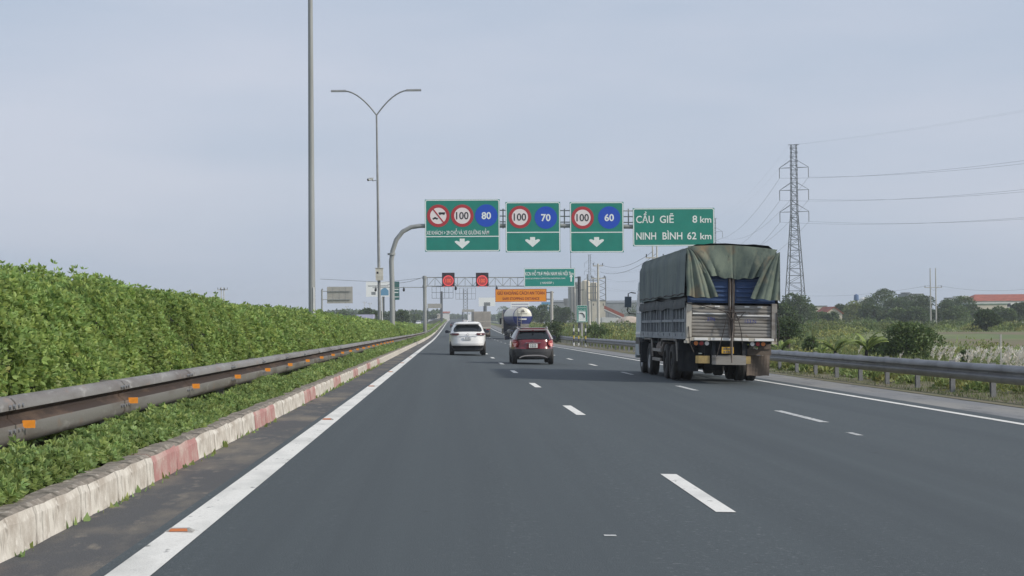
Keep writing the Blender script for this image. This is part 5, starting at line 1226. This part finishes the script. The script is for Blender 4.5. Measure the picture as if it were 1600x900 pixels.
# ------------------------------------------------------------------ buildings
def house(name, label, px0, px1, pb, pt, Y, depth, wall, roof, roof_h=0, gable='y', zb=FIELD, win=None, cat='building', rz=0, over=.3):
    a = at((px0 + px1) / 2, pb, Y); W = at(px1, pb, Y).x - at(px0, pb, Y).x; H = at(px0, pt, Y).z - zb
    t = thing(name, label, cat, (a.x, Y, zb), rz)
    mb = MB(); mb.box(-W / 2, W / 2, 0, depth, 0, H)
    if roof_h and gable == 'y': mb.add([(-W / 2, 0, H), (W / 2, 0, H), (0, 0, H + roof_h), (-W / 2, depth, H), (W / 2, depth, H), (0, depth, H + roof_h)], [(0, 1, 2), (3, 5, 4)])
    mb.build('wall', wall, t)
    mb = MB(); o = over
    if roof_h and gable == 'y':
        for s in (-1, 1): mb.prism([(s * (W / 2 + o), H - .15), (0, H + roof_h + .05), (0, H + roof_h + .25), (s * (W / 2 + o), H + .07)], -o, depth + o)
    elif roof_h:
        mb.prismx([(-o, H - .05), (depth / 2, H + roof_h), (depth + o, H - .05)], -W / 2 - o, W / 2 + o) if gable == 'x' else mb.add([(-W / 2 - o, -o, H), (W / 2 + o, -o, H), (W / 2 + o, depth + o, H), (-W / 2 - o, depth + o, H), (-W / 2 + roof_h * 1.5, depth / 2, H + roof_h), (W / 2 - roof_h * 1.5, depth / 2, H + roof_h)], [(0, 1, 5, 4), (1, 2, 5), (2, 3, 4, 5), (3, 0, 4), (0, 3, 2, 1)])
    else: mb.box(-W / 2 - .2, W / 2 + .2, -.2, depth + .2, H, H + .3)
    mb.build('roof', roof, t)
    for (fx, fz, w_, h_) in (win or []):
        mb = MB(); mb.box(fx * W - w_ / 2, fx * W + w_ / 2, -.06, -.01, fz * H, fz * H + h_); f = mb.build('window', 'wall_white', t)
        mb = MB(); mb.box(fx * W - w_ / 2 + .12, fx * W + w_ / 2 - .12, -.08, -.061, fz * H + .1, fz * H + h_ - .1); mb.build('pane', 'glass', f)
    return t, W, H
house('house', 'small cream gabled house with a red tiled roof between trees right of the pylon', 1290, 1316, 500, 490, 420, 12, 'wall_cream', 'roof_red', 1.6, 'y', win=[(-.1, .45, 1.0, 1.2)])
house('shed', 'low grey shed roof left of the cream gabled house', 1270, 1292, 500, 479, 520, 14, 'wall_cream', 'roof_grey', 0)
house('building', 'grey flat-roofed block behind the trees left of the twin concrete poles', 1419, 1443, 500, 460, 620, 14, 'wall_grey', 'wall_grey', 0, win=[(-.25, .8, 1.6, 1.4), (.2, .8, 1.6, 1.4)])
house('building', 'dark grey stair tower beside the grey flat-roofed block', 1415, 1422, 500, 458, 625, 6, 'wall_grey', 'roof_grey', 0)
house('building', 'white flat building peeping over the trees left of the red-roofed building', 1504, 1514, 500, 463.5, 560, 10, 'wall_white', 'wall_white', 0)
house('building', 'pale two-storey house half hidden behind the trees beside the white flat building', 1489, 1504, 500, 466, 575, 10, 'wall_white', 'roof_grey', 0, win=[(-.2, .8, 1.4, 1.2), (.2, .8, 1.4, 1.2)])
t, W, H = house('building', 'long cream building with a red hipped roof at the right edge of the field', 1521, 1660, 500, 470.5, 500, 16, 'wall_white', 'roof_red', 2.2, 'hip', win=[(-.4 + .1 * k, .72, 1.4, 1.3) for k in range(9)])
house('shed', 'green-roofed cream shed in front of the long red-roofed building', 1521, 1574, 505, 476, 470, 10, 'wall_cream', 'roof_green', 0, win=[(-.22, .28, 1.5, 2.0)])
house('building', 'tiny white building at the far end of the hedge', 690, 702.5, 498, 489, 900, 12, 'wall_white', 'roof_red', .8, 'x', zb=-.6)
house('building', 'tiny cream shed left of the tiny white building at the end of the hedge', 683, 689, 498, 491, 900, 10, 'wall_cream', 'wall_white', 0, zb=-.6)
def lathe(t, name, prof, mt, n=24, smooth=True, x=0, y=0):
    mb = MB(); mb.grid([[(x + cos(2 * pi * k / n) * r, y + sin(2 * pi * k / n) * r, z) for r, z in prof] for k in range(n + 1)]); return mb.build(name, mt, t, smooth=smooth)
c = at(1338, 466, 560); t = thing('water_tower', 'small dark blue water tower above the trees', 'water tower', (c.x, 560, FIELD)); z = c.z - FIELD; lathe(t, 'tank', [(.1, z + 1.5), (.8, z + 1.1), (.9, z - .6), (.2, z - 1.0)], 'tarp_blue'); lathe(t, 'stem', [(.5, 0), (.5, z - .8)], 'wall_grey')
c = at(1350, 468, 570); t = thing('water_tank', 'white rounded tank gleaming above the trees beside the blue water tower', 'tank', (c.x, 570, FIELD)); z = c.z - FIELD; lathe(t, 'tank', [(.05, z + .9), (1.4, z + .4), (2.0, z - .8), (2.0, z - 2)], 'wall_white'); lathe(t, 'stand', [(1.5, 0), (1.5, z - 1.9)], 'wall_grey')
# concrete plant
YC = 620
def plant_silo(label, px0, px1, pt, mt, Y, cone=True, name='silo'):
    a = at((px0 + px1) / 2, 495, Y); r = (at(px1, 495, Y).x - at(px0, 495, Y).x) / 2; H = at((px0 + px1) / 2, pt, Y).z - FIELD
    t = thing(name, label, 'silo', (a.x, Y, FIELD)); lathe(t, 'shell', [(r, 0), (r, H * .97), (r * .9, H), (.02, H + (r * .25 if cone else .02))], mt, 24)
    for k in range(1, 5): lathe(t, 'ring_band', [(r * 1.0, H * k / 5), (r * 1.02, H * k / 5 + .05), (r * 1.02, H * k / 5 + .25), (r * 1.0, H * k / 5 + .3)], mt, 24)
    mb = MB(); mb.tube([(r * .3, -r * 1.02, 0), (r * .3, -r * 1.02, H)], .12, 5); mb.tube([(r * .5, -r * .98, 0), (r * .5, -r * .98, H)], .12, 5); mb.build('ladder', 'lattice', t)
    return t, r, H
plant_silo('grey concrete silo, leftmost of the silos behind the small green sign', 888, 900, 446, 'silo_grey', YC)
plant_silo('grey concrete silo standing between the leftmost silo and the cream ones', 898, 910, 441, 'silo_grey', YC + 12)
plant_silo('cream silo, left of the two cream ones in the concrete plant', 909, 922, 439, 'silo_cream', YC)
plant_silo('cream silo, right of the two cream ones in the concrete plant', 922, 934, 442, 'silo_cream', YC + 6)
t = thing('steel_tower', 'dark steel frame with pipes and platforms in front of the cream silos', 'steel frame', (at(925, 495, YC - 12).x, YC - 12, FIELD))
z = at(925, 428.5, YC - 12).z - FIELD
for x in (-1.6, .6, 2.4): mb = MB(); mb.tube([(x, 0, 0), (x, 0, z * (1 if x != .6 else .95))], .24, 6); mb.build('column', 'lattice', t)
for k in range(1, 8): mb = MB(); mb.box(-1.7, 2.5, -.15, .15, z * k / 8, z * k / 8 + .25); mb.build('platform', 'roof_red' if k in (2,) else 'lattice', t)
t = thing('steel_tower', 'lattice mast of the concrete plant right of the tall white pole', 'steel frame', (at(941, 495, YC - 5).x, YC - 5, FIELD)); z = at(941, 432, YC - 5).z - FIELD
for x in (-1.4, 1.4):
    mb = MB(); mb.bar((x, 0, 0), (x, 0, z), .4); mb.build('leg', 'lattice', t)
mb = MB()
for k in range(16): mb.bar((-1.4 if k % 2 else 1.4, 0, z * k / 16), (1.4 if k % 2 else -1.4, 0, z * (k + 1) / 16), .2)
mb.build('bracing', 'lattice', t)
house('plant_building', 'small grey control room on stilts between the two white poles', 925, 946, 478, 470, YC - 20, 6, 'wall_cream', 'roof_grey', 0)
house('warehouse', 'long low grey warehouse roof behind the truck cab and sand heap', 946, 1080, 495, 473, 760, 30, 'wall_grey', 'roof_grey', 1.2, 'x')
house('warehouse', 'grey curved-roof warehouse left of the grey silos', 866, 890, 495, 472, 700, 30, 'wall_grey', 'roof_grey', 1.0, 'x')
c = at(884, 469, 690); t = thing('water_tank', 'small dark square tank on the warehouse roof left of the silos', 'tank', (c.x, 690, c.z - 1.2)); mb = MB(); mb.box(-.9, .9, -.9, .9, 0, 1.9); mb.build('tank', 'lattice', t); mb = MB(); mb.box(-.7, .7, -.7, .7, -1.2, 0); mb.build('stand', 'lattice', t)
for i, (dy, lb, o) in enumerate(((0, 'upper red and white striped sloping conveyor beside the silos', 0), (-5, 'lower red sloping conveyor beside the silos', 2.6))):
    Y = 560 + dy; a = at(944, 480 + o, Y); b = at(975, 494 + o, Y); t = thing('conveyor', lb, 'conveyor', a); d = b - a
    for w_, mt, nm, dz in ((.30, 'roof_red', 'belt_cover', .35), (.22, 'wall_white', 'side_beam', -.12), (.2, 'roof_grey', 'truss', -.6)): mb = MB(); mb.bar((0, 0, dz), (d.x, d.y, d.z + dz), w_ * 2); mb.build(nm, mt, t)
    for k in (.2, .6): p_ = d * k; mb = MB(); mb.bar((p_.x, 0, p_.z), (p_.x, 0, FIELD - a.z), .3); mb.build('leg', 'lattice', t)
t = thing('sand_heap', 'pale sand heap between the silos and the truck cab', 'sand heap', (at(984, 498, 480).x, 480, FIELD))
mb = MB(); P = []; N = 40
for k in range(N + 1):
    a = 2 * pi * k / N; P.append([(cos(a) * r * 5.6 * (1 + .12 * sin(3 * a)), sin(a) * r * 5, z * 3.1 * (1 + .06 * sin(5 * a) * r)) for r, z in ((1, 0), (.8, .35), (.6, .68), (.38, .88), (.18, .98), (.01, 1.0))])
mb.grid(P); mb.build('heap', 'sand', t, smooth=True)
t = thing('tipper_truck', 'parked pale truck with a white tarp left of the sand heap', 'truck', (at(951, 498, 500).x, 500, FIELD), radians(80))
mb = MB(); mb.prismx([(-3, 1.2), (-3, 2.6), (2, 2.9), (2, 1.2)], -1.2, 1.2); mb.build('body', 'wall_white', t); mb = MB(); mb.box(-1.1, 1.1, 2.1, 4, .8, 2.7); mb.build('cab', 'wall_white', t)
for s in (-1, 1):
    for y in (-2, 3): wheel(t, s * 1, y, .5, .3, s)
for px, Y, lb, mt in ((842, 520, 'white vehicle parked under the trees right of the tanker truck', 'car_white'), (856, 500, 'pale car parked among bushes left of the orange sign post', 'car_silver'), (876, 540, 'silver car parked under trees right of the orange sign post', 'car_silver'), (926, 420, 'white car parked in front of the cream silos', 'car_white')):
    c_ = far_car(lb, px, Y, mt, radians(70)); c_.location.z = FIELD
for px, Y, lb in ((838, 540, 'long low open shed under the trees beside the tanker truck'), (880, 580, 'second low open shed right of the orange sign post')):
    house('shed', lb, px - 13, px + 13, 500, 487.5, Y, 8, 'wall_grey', 'roof_grey', 0)

# ------------------------------------------------------------------ trees
def tree_proto(seed, H, W, lobes, matn, leaf, nl, trunk_h=.3):
    r = np.random.default_rng(seed); P, D, Sz, Tn = [], [], [], []
    cs = []
    for k in range(lobes):
        a = r.uniform(0, 2 * pi); rr = r.uniform(0, .62) * W / 2; zc = H * r.uniform(trunk_h + .12, .86); shrink = 1 - .55 * max(0, (zc / H - .5) / .5)
        cs.append((cos(a) * rr * shrink, sin(a) * rr * shrink, zc, W * r.uniform(.15, .27) * (.75 + .5 * shrink)))
    for cx, cy, cz, rad in cs:
        n = int(nl / lobes); d = r.normal(size=(n, 3)); d /= np.linalg.norm(d, axis=1, keepdims=True); d[:, 2] = np.where(d[:, 2] < -.45, -d[:, 2], d[:, 2])
        q = r.uniform(.55, 1.05, n) ** .5; p = np.array([cx, cy, cz]) + d * (rad * q)[:, None] * np.array([1, 1, .78])
        keep = n1(p[:, 0] * 1.7 / W * 6, p[:, 2] * 1.3 / W * 6, seed + 5) > -.62
        p = p[keep]; d = d[keep]; n = len(p)
        P.append(p); D.append(d * .6 + r.normal(0, .55, (n, 3)) + np.array([0, 0, -.15])); Sz.append(leaf * r.uniform(.6, 1.3, n)); Tn.append(tints(n, .7, 1.3, .1) * r.uniform(.8, 1.2))
    return cs, np.concatenate(P), np.concatenate(D), np.concatenate(Sz), np.concatenate(Tn)
def make_tree(name, label, cat, loc, seed, H, W, lobes, matn, leaf, nl, trunk_h=.3, group=None):
    t = thing(name, label, cat, loc, 0, group); cs, P, D, Sz, Tn = tree_proto(seed, H, W, lobes, matn, leaf, nl, trunk_h)
    leaves('crown', [matn], P, D, Sz, Tn, t, kind=None, asp=.62)
    mb = MB(); tr = W * .03
    mb.tube([(0, 0, -.2), (W * .01, 0, H * .3), (-W * .01, W * .01, H * .55), (0, 0, H * .8)], [tr * 1.5, tr, tr * .7, tr * .25], 8)
    for cx, cy, cz, rad in cs[:9]: mb.tube([(0, 0, cz * .5), (cx * .5, cy * .5, cz * .75), (cx, cy, cz)], [tr * .6, tr * .4, tr * .12], 5)
    mb.build('trunk', 'bark', t, smooth=True); return t
def px_tree(px, pt, pb, Y, wpx, seed, matn, label, nl=2600, lobes=13, name='tree', cat='tree', leaf=.48, th=.03, zb=None):
    c = at(px, pb, Y); z0 = FIELD if zb is None else zb; H = at(px, pt, Y).z - z0; W = wpx * Y / FPX
    make_tree(name, label, cat, (c.x, Y, z0), seed, H, W, lobes, matn, leaf, nl, th)
T_ = [
 (1237, 462, 505, 355, 62, 'leaf_dark', 'dark spreading tree at the foot of the tall pylon, right behind the truck'),
 (1222, 478, 520, 260, 55, 'leaf_dark', 'dense dark bushy tree beside the truck tailgate, in front of the pylon'),
 (1262, 480, 510, 380, 40, 'leaf_mid', 'mid-green tree just right of the pylon foot'),
 (1284, 492, 512, 400, 36, 'leaf_mid', 'low round tree in front of the grey shed'),
 (1302, 489, 510, 395, 26, 'leaf_dark', 'small dark tree in front of the cream gabled house'),
 (1314, 474, 508, 470, 30, 'leaf_dark', 'dark tree with thin top behind the cream gabled house'),
 (1334, 476, 510, 440, 42, 'leaf_light', 'light green tree under the blue water tower'),
 (1357, 464, 510, 480, 42, 'leaf_mid', 'tree with pale top right under the white rounded tank'),
 (1384, 454, 510, 470, 66, 'leaf_mid', 'tallest tree of the row, its pale crown left of the grey block'),
 (1366, 482, 512, 400, 54, 'leaf_dark', 'dark round tree in front of the tallest tree of the row'),
 (1408, 466, 510, 455, 58, 'leaf_dark', 'broad dark tree in front of the grey flat-roofed block'),
 (1402, 486, 512, 395, 44, 'leaf_mid', 'low mid-green tree left of the broad dark tree foot'),
 (1438, 467, 510, 440, 54, 'leaf_dark', 'broad dark tree just left of the twin concrete poles'),
 (1430, 486, 512, 390, 46, 'leaf_dark', 'low dark tree left of the twin poles'),
 (1474, 476, 510, 420, 44, 'leaf_dark', 'dark tree directly right of the twin concrete poles'),
 (1483, 467, 508, 500, 34, 'leaf_dark', 'dark tree in front of the pale two-storey house'),
 (1506, 471, 510, 430, 56, 'leaf_dark', 'wide dark tree left of the green-roofed shed'),
 (1490, 484, 511, 400, 48, 'leaf_mid', 'low mid-green tree below the wide dark tree'),
 (1543, 486, 517, 260, 36, 'leaf_dark', 'lone round dark tree standing alone in the open field'),
 (1591, 470, 506, 400, 44, 'leaf_dark', 'dark tree at the right edge in front of the red-roofed building'),
 (1556, 480, 505, 430, 34, 'leaf_mid', 'small tree before the wall of the green-roofed shed'),
 (1575, 484, 508, 380, 30, 'leaf_mid', 'low bush-like tree left of the tree at the right edge'),
]
for i, (px, pt, pb, Y, wpx, mt, lb) in enumerate(T_): px_tree(px, pt, pb, Y, wpx * 1.15, 100 + i, mt, lb, nl=5200)
T2 = [(846, 474, 470, 34, 'leaf_dark', 'dark tree behind the low shed right of the tanker truck'), (868, 478, 480, 30, 'leaf_dark', 'dark tree right behind the orange sign post'), (884, 482, 460, 26, 'leaf_dark', 'dark tree left of the grey silos'), (829, 480, 520, 28, 'leaf_mid', 'tree partly hidden by the tanker truck'), (1000, 483, 620, 60, 'leaf_dark', 'dark tree behind the sand heap'), (1035, 484, 640, 50, 'leaf_dark', 'tree hidden mostly by the truck cab'), (788, 482, 900, 30, 'leaf_mid', 'tiny tree left of the tanker truck'),
      (572, 481, 430, 26, 'leaf_dark', 'spiky dark tree above the hedge left of the cream control box'), (628, 483, 420, 24, 'leaf_dark', 'dark tree right of the round-shouldered gantry post'), (614, 487, 520, 26, 'leaf_dark', 'low dark tree behind the round-shouldered gantry post'), (520, 484, 480, 30, 'leaf_dark', 'low dark tree above the hedge under the blank sign back'), (536, 487, 560, 30, 'leaf_mid', 'faint tree right of the low dark tree under the sign back'), (500, 481, 430, 16, 'leaf_dark', 'small dark tree just right of the tall lamp post'), (595, 486, 520, 24, 'leaf_dark', 'dark tree behind the lamp post with the control box'), (648, 490, 640, 20, 'leaf_mid', 'small tree left of the lattice gantry post'), (584, 486, 480, 20, 'leaf_mid', 'tree between the lilac truck roof and the lamp post')]
for i, (px, pt, Y, wpx, mt, lb) in enumerate(T2): px_tree(px, pt, 497, Y, wpx * 1.15, 300 + i, mt, lb, nl=2000, lobes=10)
# far woods that read as one mass
def woods(name, label, px0, px1, pt, Y, n, matn, seed, th=14, var=3, cat='woods'):
    r = np.random.default_rng(seed); P = []; x0 = at(px0, 495, Y).x; x1 = at(px1, 495, Y).x
    x = r.uniform(x0, x1, n); y = Y + r.uniform(0, th, n); top = at((px0 + px1) / 2, pt, Y).z + var * n1(x / 9, 0, seed) + var * .4 * n1(x / 2.6, 1, seed)
    f = r.uniform(0, 1, n) ** .6; z = FIELD + (top - FIELD) * f
    D = r.normal(size=(n, 3)); o = leaves(name, [matn], np.stack([x, y, z], 1), D, (Y / 620) * r.uniform(.5, 1.3, n), tints(n, .65, 1.3), None, 'stuff', .7); tag(o, label, cat); return o
woods('far_woods', 'far dark treeline along the horizon on the left behind the hedge', -60, 690, 489.5, 900, 26000, 'leaf_dark', 5, 30, 1.4)
woods('far_woods', 'far treeline behind the concrete plant and the truck', 780, 1230, 490, 980, 22000, 'leaf_dark', 6, 30, 1.6)
woods('far_woods', 'far treeline behind the right field', 1200, 1720, 486, 900, 24000, 'leaf_dark', 7, 30, 2.2)
woods('far_woods', 'tiny treeline beyond the crest of the road', 690, 800, 493.5, 1500, 7000, 'leaf_mid', 8, 40, 1.2)

# roadside shrubs and plants of the right verge
def shrub(label, px, pt, pb, Y, wpx, matn, seed, nl=2600, leaf=.12, cat='shrub'):
    c = at(px, pb, Y); u_ = float(uofx(c.x, Y)); zb = float(TZ(u_, Y)); H = at(px, pt, Y).z - zb; W = wpx * Y / FPX
    make_tree('shrub', label, cat, (c.x, Y, zb), seed, max(H, .5), W, 11, matn, leaf, nl, .02)
shrub('large dark green thicket behind the crash barrier, right of the banana plants', 1416, 517, 555, 95, 108, 'leaf_mid', 401, 10000, .17)
shrub('small dark bush among the white plumed grass', 1510, 545, 565, 80, 26, 'leaf_dark', 402, 1500, .10)
shrub('dark green bush against the truck rear, left of the banana plants', 1232, 502, 545, 120, 70, 'leaf_dark', 403, 5000, .17)
shrub('dark shrub left of the first banana plant', 1272, 522, 552, 105, 40, 'leaf_mid', 404, 3000, .14)
shrub('mid-green shrub between banana plants and thicket', 1366, 530, 558, 100, 40, 'leaf_mid', 405, 3000, .14)
shrub('small bush under the crash barrier near the verge, below the thicket', 1345, 572, 600, 66, 30, 'leaf_dark', 406, 1200, .09)
shrub('small bush under the crash barrier in the right verge', 1440, 578, 606, 55, 36, 'leaf_mid', 407, 1200, .08)
shrub('green bush by the rail left of the small green sign', 868, 507, 523, 185, 50, 'leaf_dark', 408, 2500, .2)
shrub('green bush behind the striped marker posts', 935, 508, 526, 165, 60, 'leaf_mid', 409, 2500, .2)
def banana(label, px, pt, pb, Y, seed, lean=0):
    c = at(px, pb, Y); zb = float(TZ(float(uofx(c.x, Y)), Y)); H = at(px, pt, Y).z - zb; t = thing('banana_plant', label, 'banana plant', (c.x, Y, zb), 0, 'banana plants behind the right crash barrier')
    mb = MB(); mb.tube([(0, 0, 0), (lean * .3, 0, H * .4)], [.13, .08], 8); mb.build('stem', 'banana', t, smooth=True); r = random.Random(seed)
    for k in range(9):
        a = r.uniform(0, 2 * pi) if k > 2 else (k - 1) * .6; L_ = H * r.uniform(.55, .8); el = r.uniform(.75, 1.4); pts = []; mb = MB(); P = []
        for i in range(9):
            f = i / 8; h_ = L_ * (sin(el) * f - .42 * f ** 2.4); d = L_ * (cos(el) * f + .25 * f * f); wd = .26 * sin(pi * min(1, f * .92 + .06)) ** .7 * (H / 2.6)
            cxp = (cos(a) * d + lean * .3, sin(a) * d, H * .38 + h_); nx, ny = -sin(a), cos(a)
            P.append([(cxp[0] + nx * wd * s_, cxp[1] + ny * wd * s_, cxp[2] + (.05 if s_ == 0 else -.02 * abs(s_))) for s_ in (-1, -.5, 0, .5, 1)])
        mb.grid(P); o = mb.build('leaf', 'banana', t, smooth=True, recalc=False)
        ca = o.data.color_attributes.new('tint', 'FLOAT_COLOR', 'POINT'); b = r.uniform(.75, 1.2); ca.data.foreach_set('color', [b * 1.05, b, b * .9, 1] * len(o.data.vertices))
banana('bright banana plant fanning up behind the barrier, first right of the truck', 1305, 516, 555, 90, 1)
banana('banana plant with one tall arching leaf beside the dark thicket', 1352, 508, 558, 88, 2, .3)
banana('small banana plant low beside the truck rear wheels', 1222, 522, 548, 100, 3)
banana('banana plant between the truck and the first tall banana plant', 1283, 530, 556, 92, 5)
# fence post in the field
c = at(1564, 553, 75); zb = float(TZ(float(uofx(c.x, 75)), 75)); t = thing('field_post', 'lone slim concrete post in the grass at the right', 'post', (c.x, 75, zb)); mb = MB(); h_ = at(1564, 523, 75).z - zb; mb.tube([(0, 0, 0), (0, 0, h_)], .055, 4); mb.build('post', 'concrete', t); mb = MB(); mb.tube([(0, 0, h_), (0, 0, h_ + .02)], .06, 4); mb.build('cap', 'concrete', t)
t = bpy.data.objects['ground']
# brown stubble patch
mb = MB(); P = []
for i in range(24):
    y_ = 118 + i * 7; x0 = at(1478, 520, y_).x + 3 * sin(i * .7); x1 = at(1680, 520, y_).x; P.append([(x0 + (x1 - x0) * k / 6, y_, float(TZ(float(uofx(x0 + (x1 - x0) * k / 6, y_)), y_)) + .02) for k in range(7)])
mb.grid(P); mb.build('brown_field', 'brown_field', None, smooth=True, kind='structure')
# grasses
def grass(name, label, n, y0, y1, u0, u1, h0, h1, mt, seed, ypow=1.0, parent=None, dens=None, wd=.09, hfun=TZ, um=None):
    r = np.random.default_rng(seed); y = y0 + (y1 - y0) * r.uniform(0, 1, n) ** ypow; f = r.uniform(0, 1, n)
    u = u0 + (u1 - u0) * f if um is None else um(y, f)
    cl = n1(u * .8, y * .35, seed); keep = (r.uniform(-1.4, .7, n) < cl) & ~((y > 118) & (y < 240) & (u > y * .262)); y = y[keep]; u = u[keep]; cl = cl[keep]; n = len(y)
    sc = np.maximum(1, y / 70); z = hfun(u, y); x = RX(u, y)
    D = np.stack([r.normal(0, .28, n), r.normal(0, .28, n), np.ones(n)], 1); hh = r.uniform(h0, h1, n) * (1 + .35 * cl)
    D /= np.linalg.norm(D, axis=1, keepdims=True)
    o = leaves(name, mt if isinstance(mt, list) else [mt], np.stack([x, y, z - .04], 1), D, hh, tints(n, .7, 1.3, .15), parent, 'stuff', wd, (r.uniform(0, 1, n) < .25).astype(int) if isinstance(mt, list) else None)
    return tag(o, label, 'grass')
G2 = ['grass', 'grass_dry']
grass('verge_grass', 'short patchy grass at the foot of the right crash barrier', 22000, 16, 90, 12.2, 15, .04, .17, G2, 61, 1.4, wd=.10)
grass('tall_grass', 'tall green grass and weeds on the slope behind the right crash barrier', 60000, 20, 130, 14.3, 30, .22, .60, G2, 62, 1.3, wd=.07)
grass('tall_grass', 'tall grass along the right verge towards the silos', 60000, 120, 420, 13.6, 36, .4, 1.0, G2, 63, 1.2, wd=.16)
grass('field_grass', 'rough green grass filling the right field', 70000, 60, 420, 30, 130, .12, .32, G2, 64, 1.0, wd=.42, um=lambda y, f: 22 + f * np.maximum(20, y * .52))
grass('field_grass', 'rough grass between the right verge and the concrete plant', 40000, 200, 600, 24, 90, .6, 1.3, G2, 65, 1.0, wd=.5, um=lambda y, f: 20 + f * y * .14)
grass('median_weeds', 'small weeds growing at the foot of the painted kerb', 700, 9, 60, -2.44, -2.36, .03, .12, 'leaf_low', 66, 1.2, wd=.5, hfun=RZ)
# low scrub mounds over the field
def scrub(name, label, nm, y0, y1, umap, seed, mt, hh=(.5, 1.4), per=90, cat='scrub'):
    r = np.random.default_rng(seed); P, D, Sz, Tn = [], [], [], []
    for k in range(nm):
        y = y0 + (y1 - y0) * r.uniform(); u = umap(y, r.uniform()); h = r.uniform(*hh) ; w_ = h * r.uniform(1.0, 2.6); n = int(per * (.6 + h))
        if 118 < y < 240 and u > y * .262: continue
        a = r.uniform(0, 2 * pi, n); q = np.sqrt(r.uniform(0, 1, n)); ux = u + np.cos(a) * q * w_; yy = y + np.sin(a) * q * w_; zz = h * np.sqrt(np.maximum(0, 1 - q * q)) * r.uniform(.55, 1.05, n)
        P.append(np.stack([RX(ux, yy), yy, TZ(ux, yy) + zz], 1)); D.append(r.normal(0, .6, (n, 3)) + np.array([0, 0, .6])); Sz.append((.10 + y / 900) * r.uniform(.7, 1.4, n)); b = r.uniform(.75, 1.3); Tn.append(tints(n, .75, 1.25, .1) * np.array([b * r.uniform(.9, 1.25), b, b * .95]))
    o = leaves(name, [mt], np.concatenate(P), np.concatenate(D), np.concatenate(Sz), np.concatenate(Tn), None, 'stuff', .45); return tag(o, label, cat)
scrub('scrub', 'light green scrub and weeds scattered over the right field', 420, 90, 330, lambda y, f: 18 + f * y * .52, 71, 'leaf_light', (.4, 1.3))
scrub('scrub', 'darker low scrub across the back of the right field', 160, 200, 400, lambda y, f: 30 + f * y * .45, 72, 'leaf_mid', (.8, 2.0))
scrub('scrub', 'weeds and low bushes tangled just behind the right crash barrier', 230, 34, 120, lambda y, f: 14.6 + f * 9, 73, 'leaf_mid', (.2, .6), 150)
scrub('scrub', 'light weeds under the right crash barrier posts', 120, 22, 90, lambda y, f: 13.2 + f * 1.6, 74, 'leaf_light', (.08, .26), 120)
scrub('scrub', 'bushy green growth between the right verge and the concrete plant', 260, 130, 420, lambda y, f: 15 + f * y * .10, 75, 'leaf_light', (.5, 1.5))
# plumed grass
r = np.random.default_rng(77); n = 640
y = 26 + r.uniform(0, 1, n) ** 1.15 * 30; u = 14.0 + r.uniform(0, 1, n) ** 1.4 * 2.6; k_ = np.where((y > 46), r.uniform(0, 1, n) < .04, True); y = y[k_]; u = u[k_]; n = len(y)
x = RX(u, y); z0 = TZ(u, y); top = np.array([.66]) + RZ(11.3, y) + r.uniform(.04, .36, n)
root = thing('plumed_grass', 'silvery white plumed grass standing along the back of the right crash barrier', 'grass')
D = np.stack([r.normal(0, .12, n), r.normal(0, .1, n), np.ones(n)], 1)
leaves('stalk', ['grass_dry'], np.stack([x, y, z0], 1), D, top - z0, tints(n), root, 'stuff', .02)
P, DD, SS = [], [], []
for j in range(26):
    f = r.uniform(0, 1, n); P.append(np.stack([x + D[:, 0] * (top - z0) + .10 * (1 - f) ** 2, y + D[:, 1] * (top - z0), top - .22 * f], 1)); DD.append(np.stack([r.normal(0, .55, n) + .25, r.normal(0, .5, n), np.ones(n) * .8], 1)); SS.append(r.uniform(.05, .12, n) * (1.2 - .3 * f))
leaves('plume', ['plume'], np.concatenate(P), np.concatenate(DD), np.concatenate(SS), tints(n * 26, .85, 1.12, .04), root, 'stuff', .28)

# ------------------------------------------------------------------ haze
mb = MB(); mb.box(-1500, 1600, -140, 3100, -12, 46)
hz = mb.build('haze', 'white', None, kind='stuff'); hz.data.materials.clear()
HM = bpy.data.materials.new('haze_air'); HM.use_nodes = True; t_ = HM.node_tree; t_.nodes.clear()
vo = t_.nodes.new('ShaderNodeOutputMaterial'); pv_ = t_.nodes.new('ShaderNodeVolumePrincipled'); pv_.inputs['Color'].default_value = (.86, .93, 1.0, 1); pv_.inputs['Density'].default_value = .00028; pv_.inputs['Anisotropy'].default_value = .1
t_.links.new(pv_.outputs[0], vo.inputs['Volume']); hz.data.materials.append(HM)
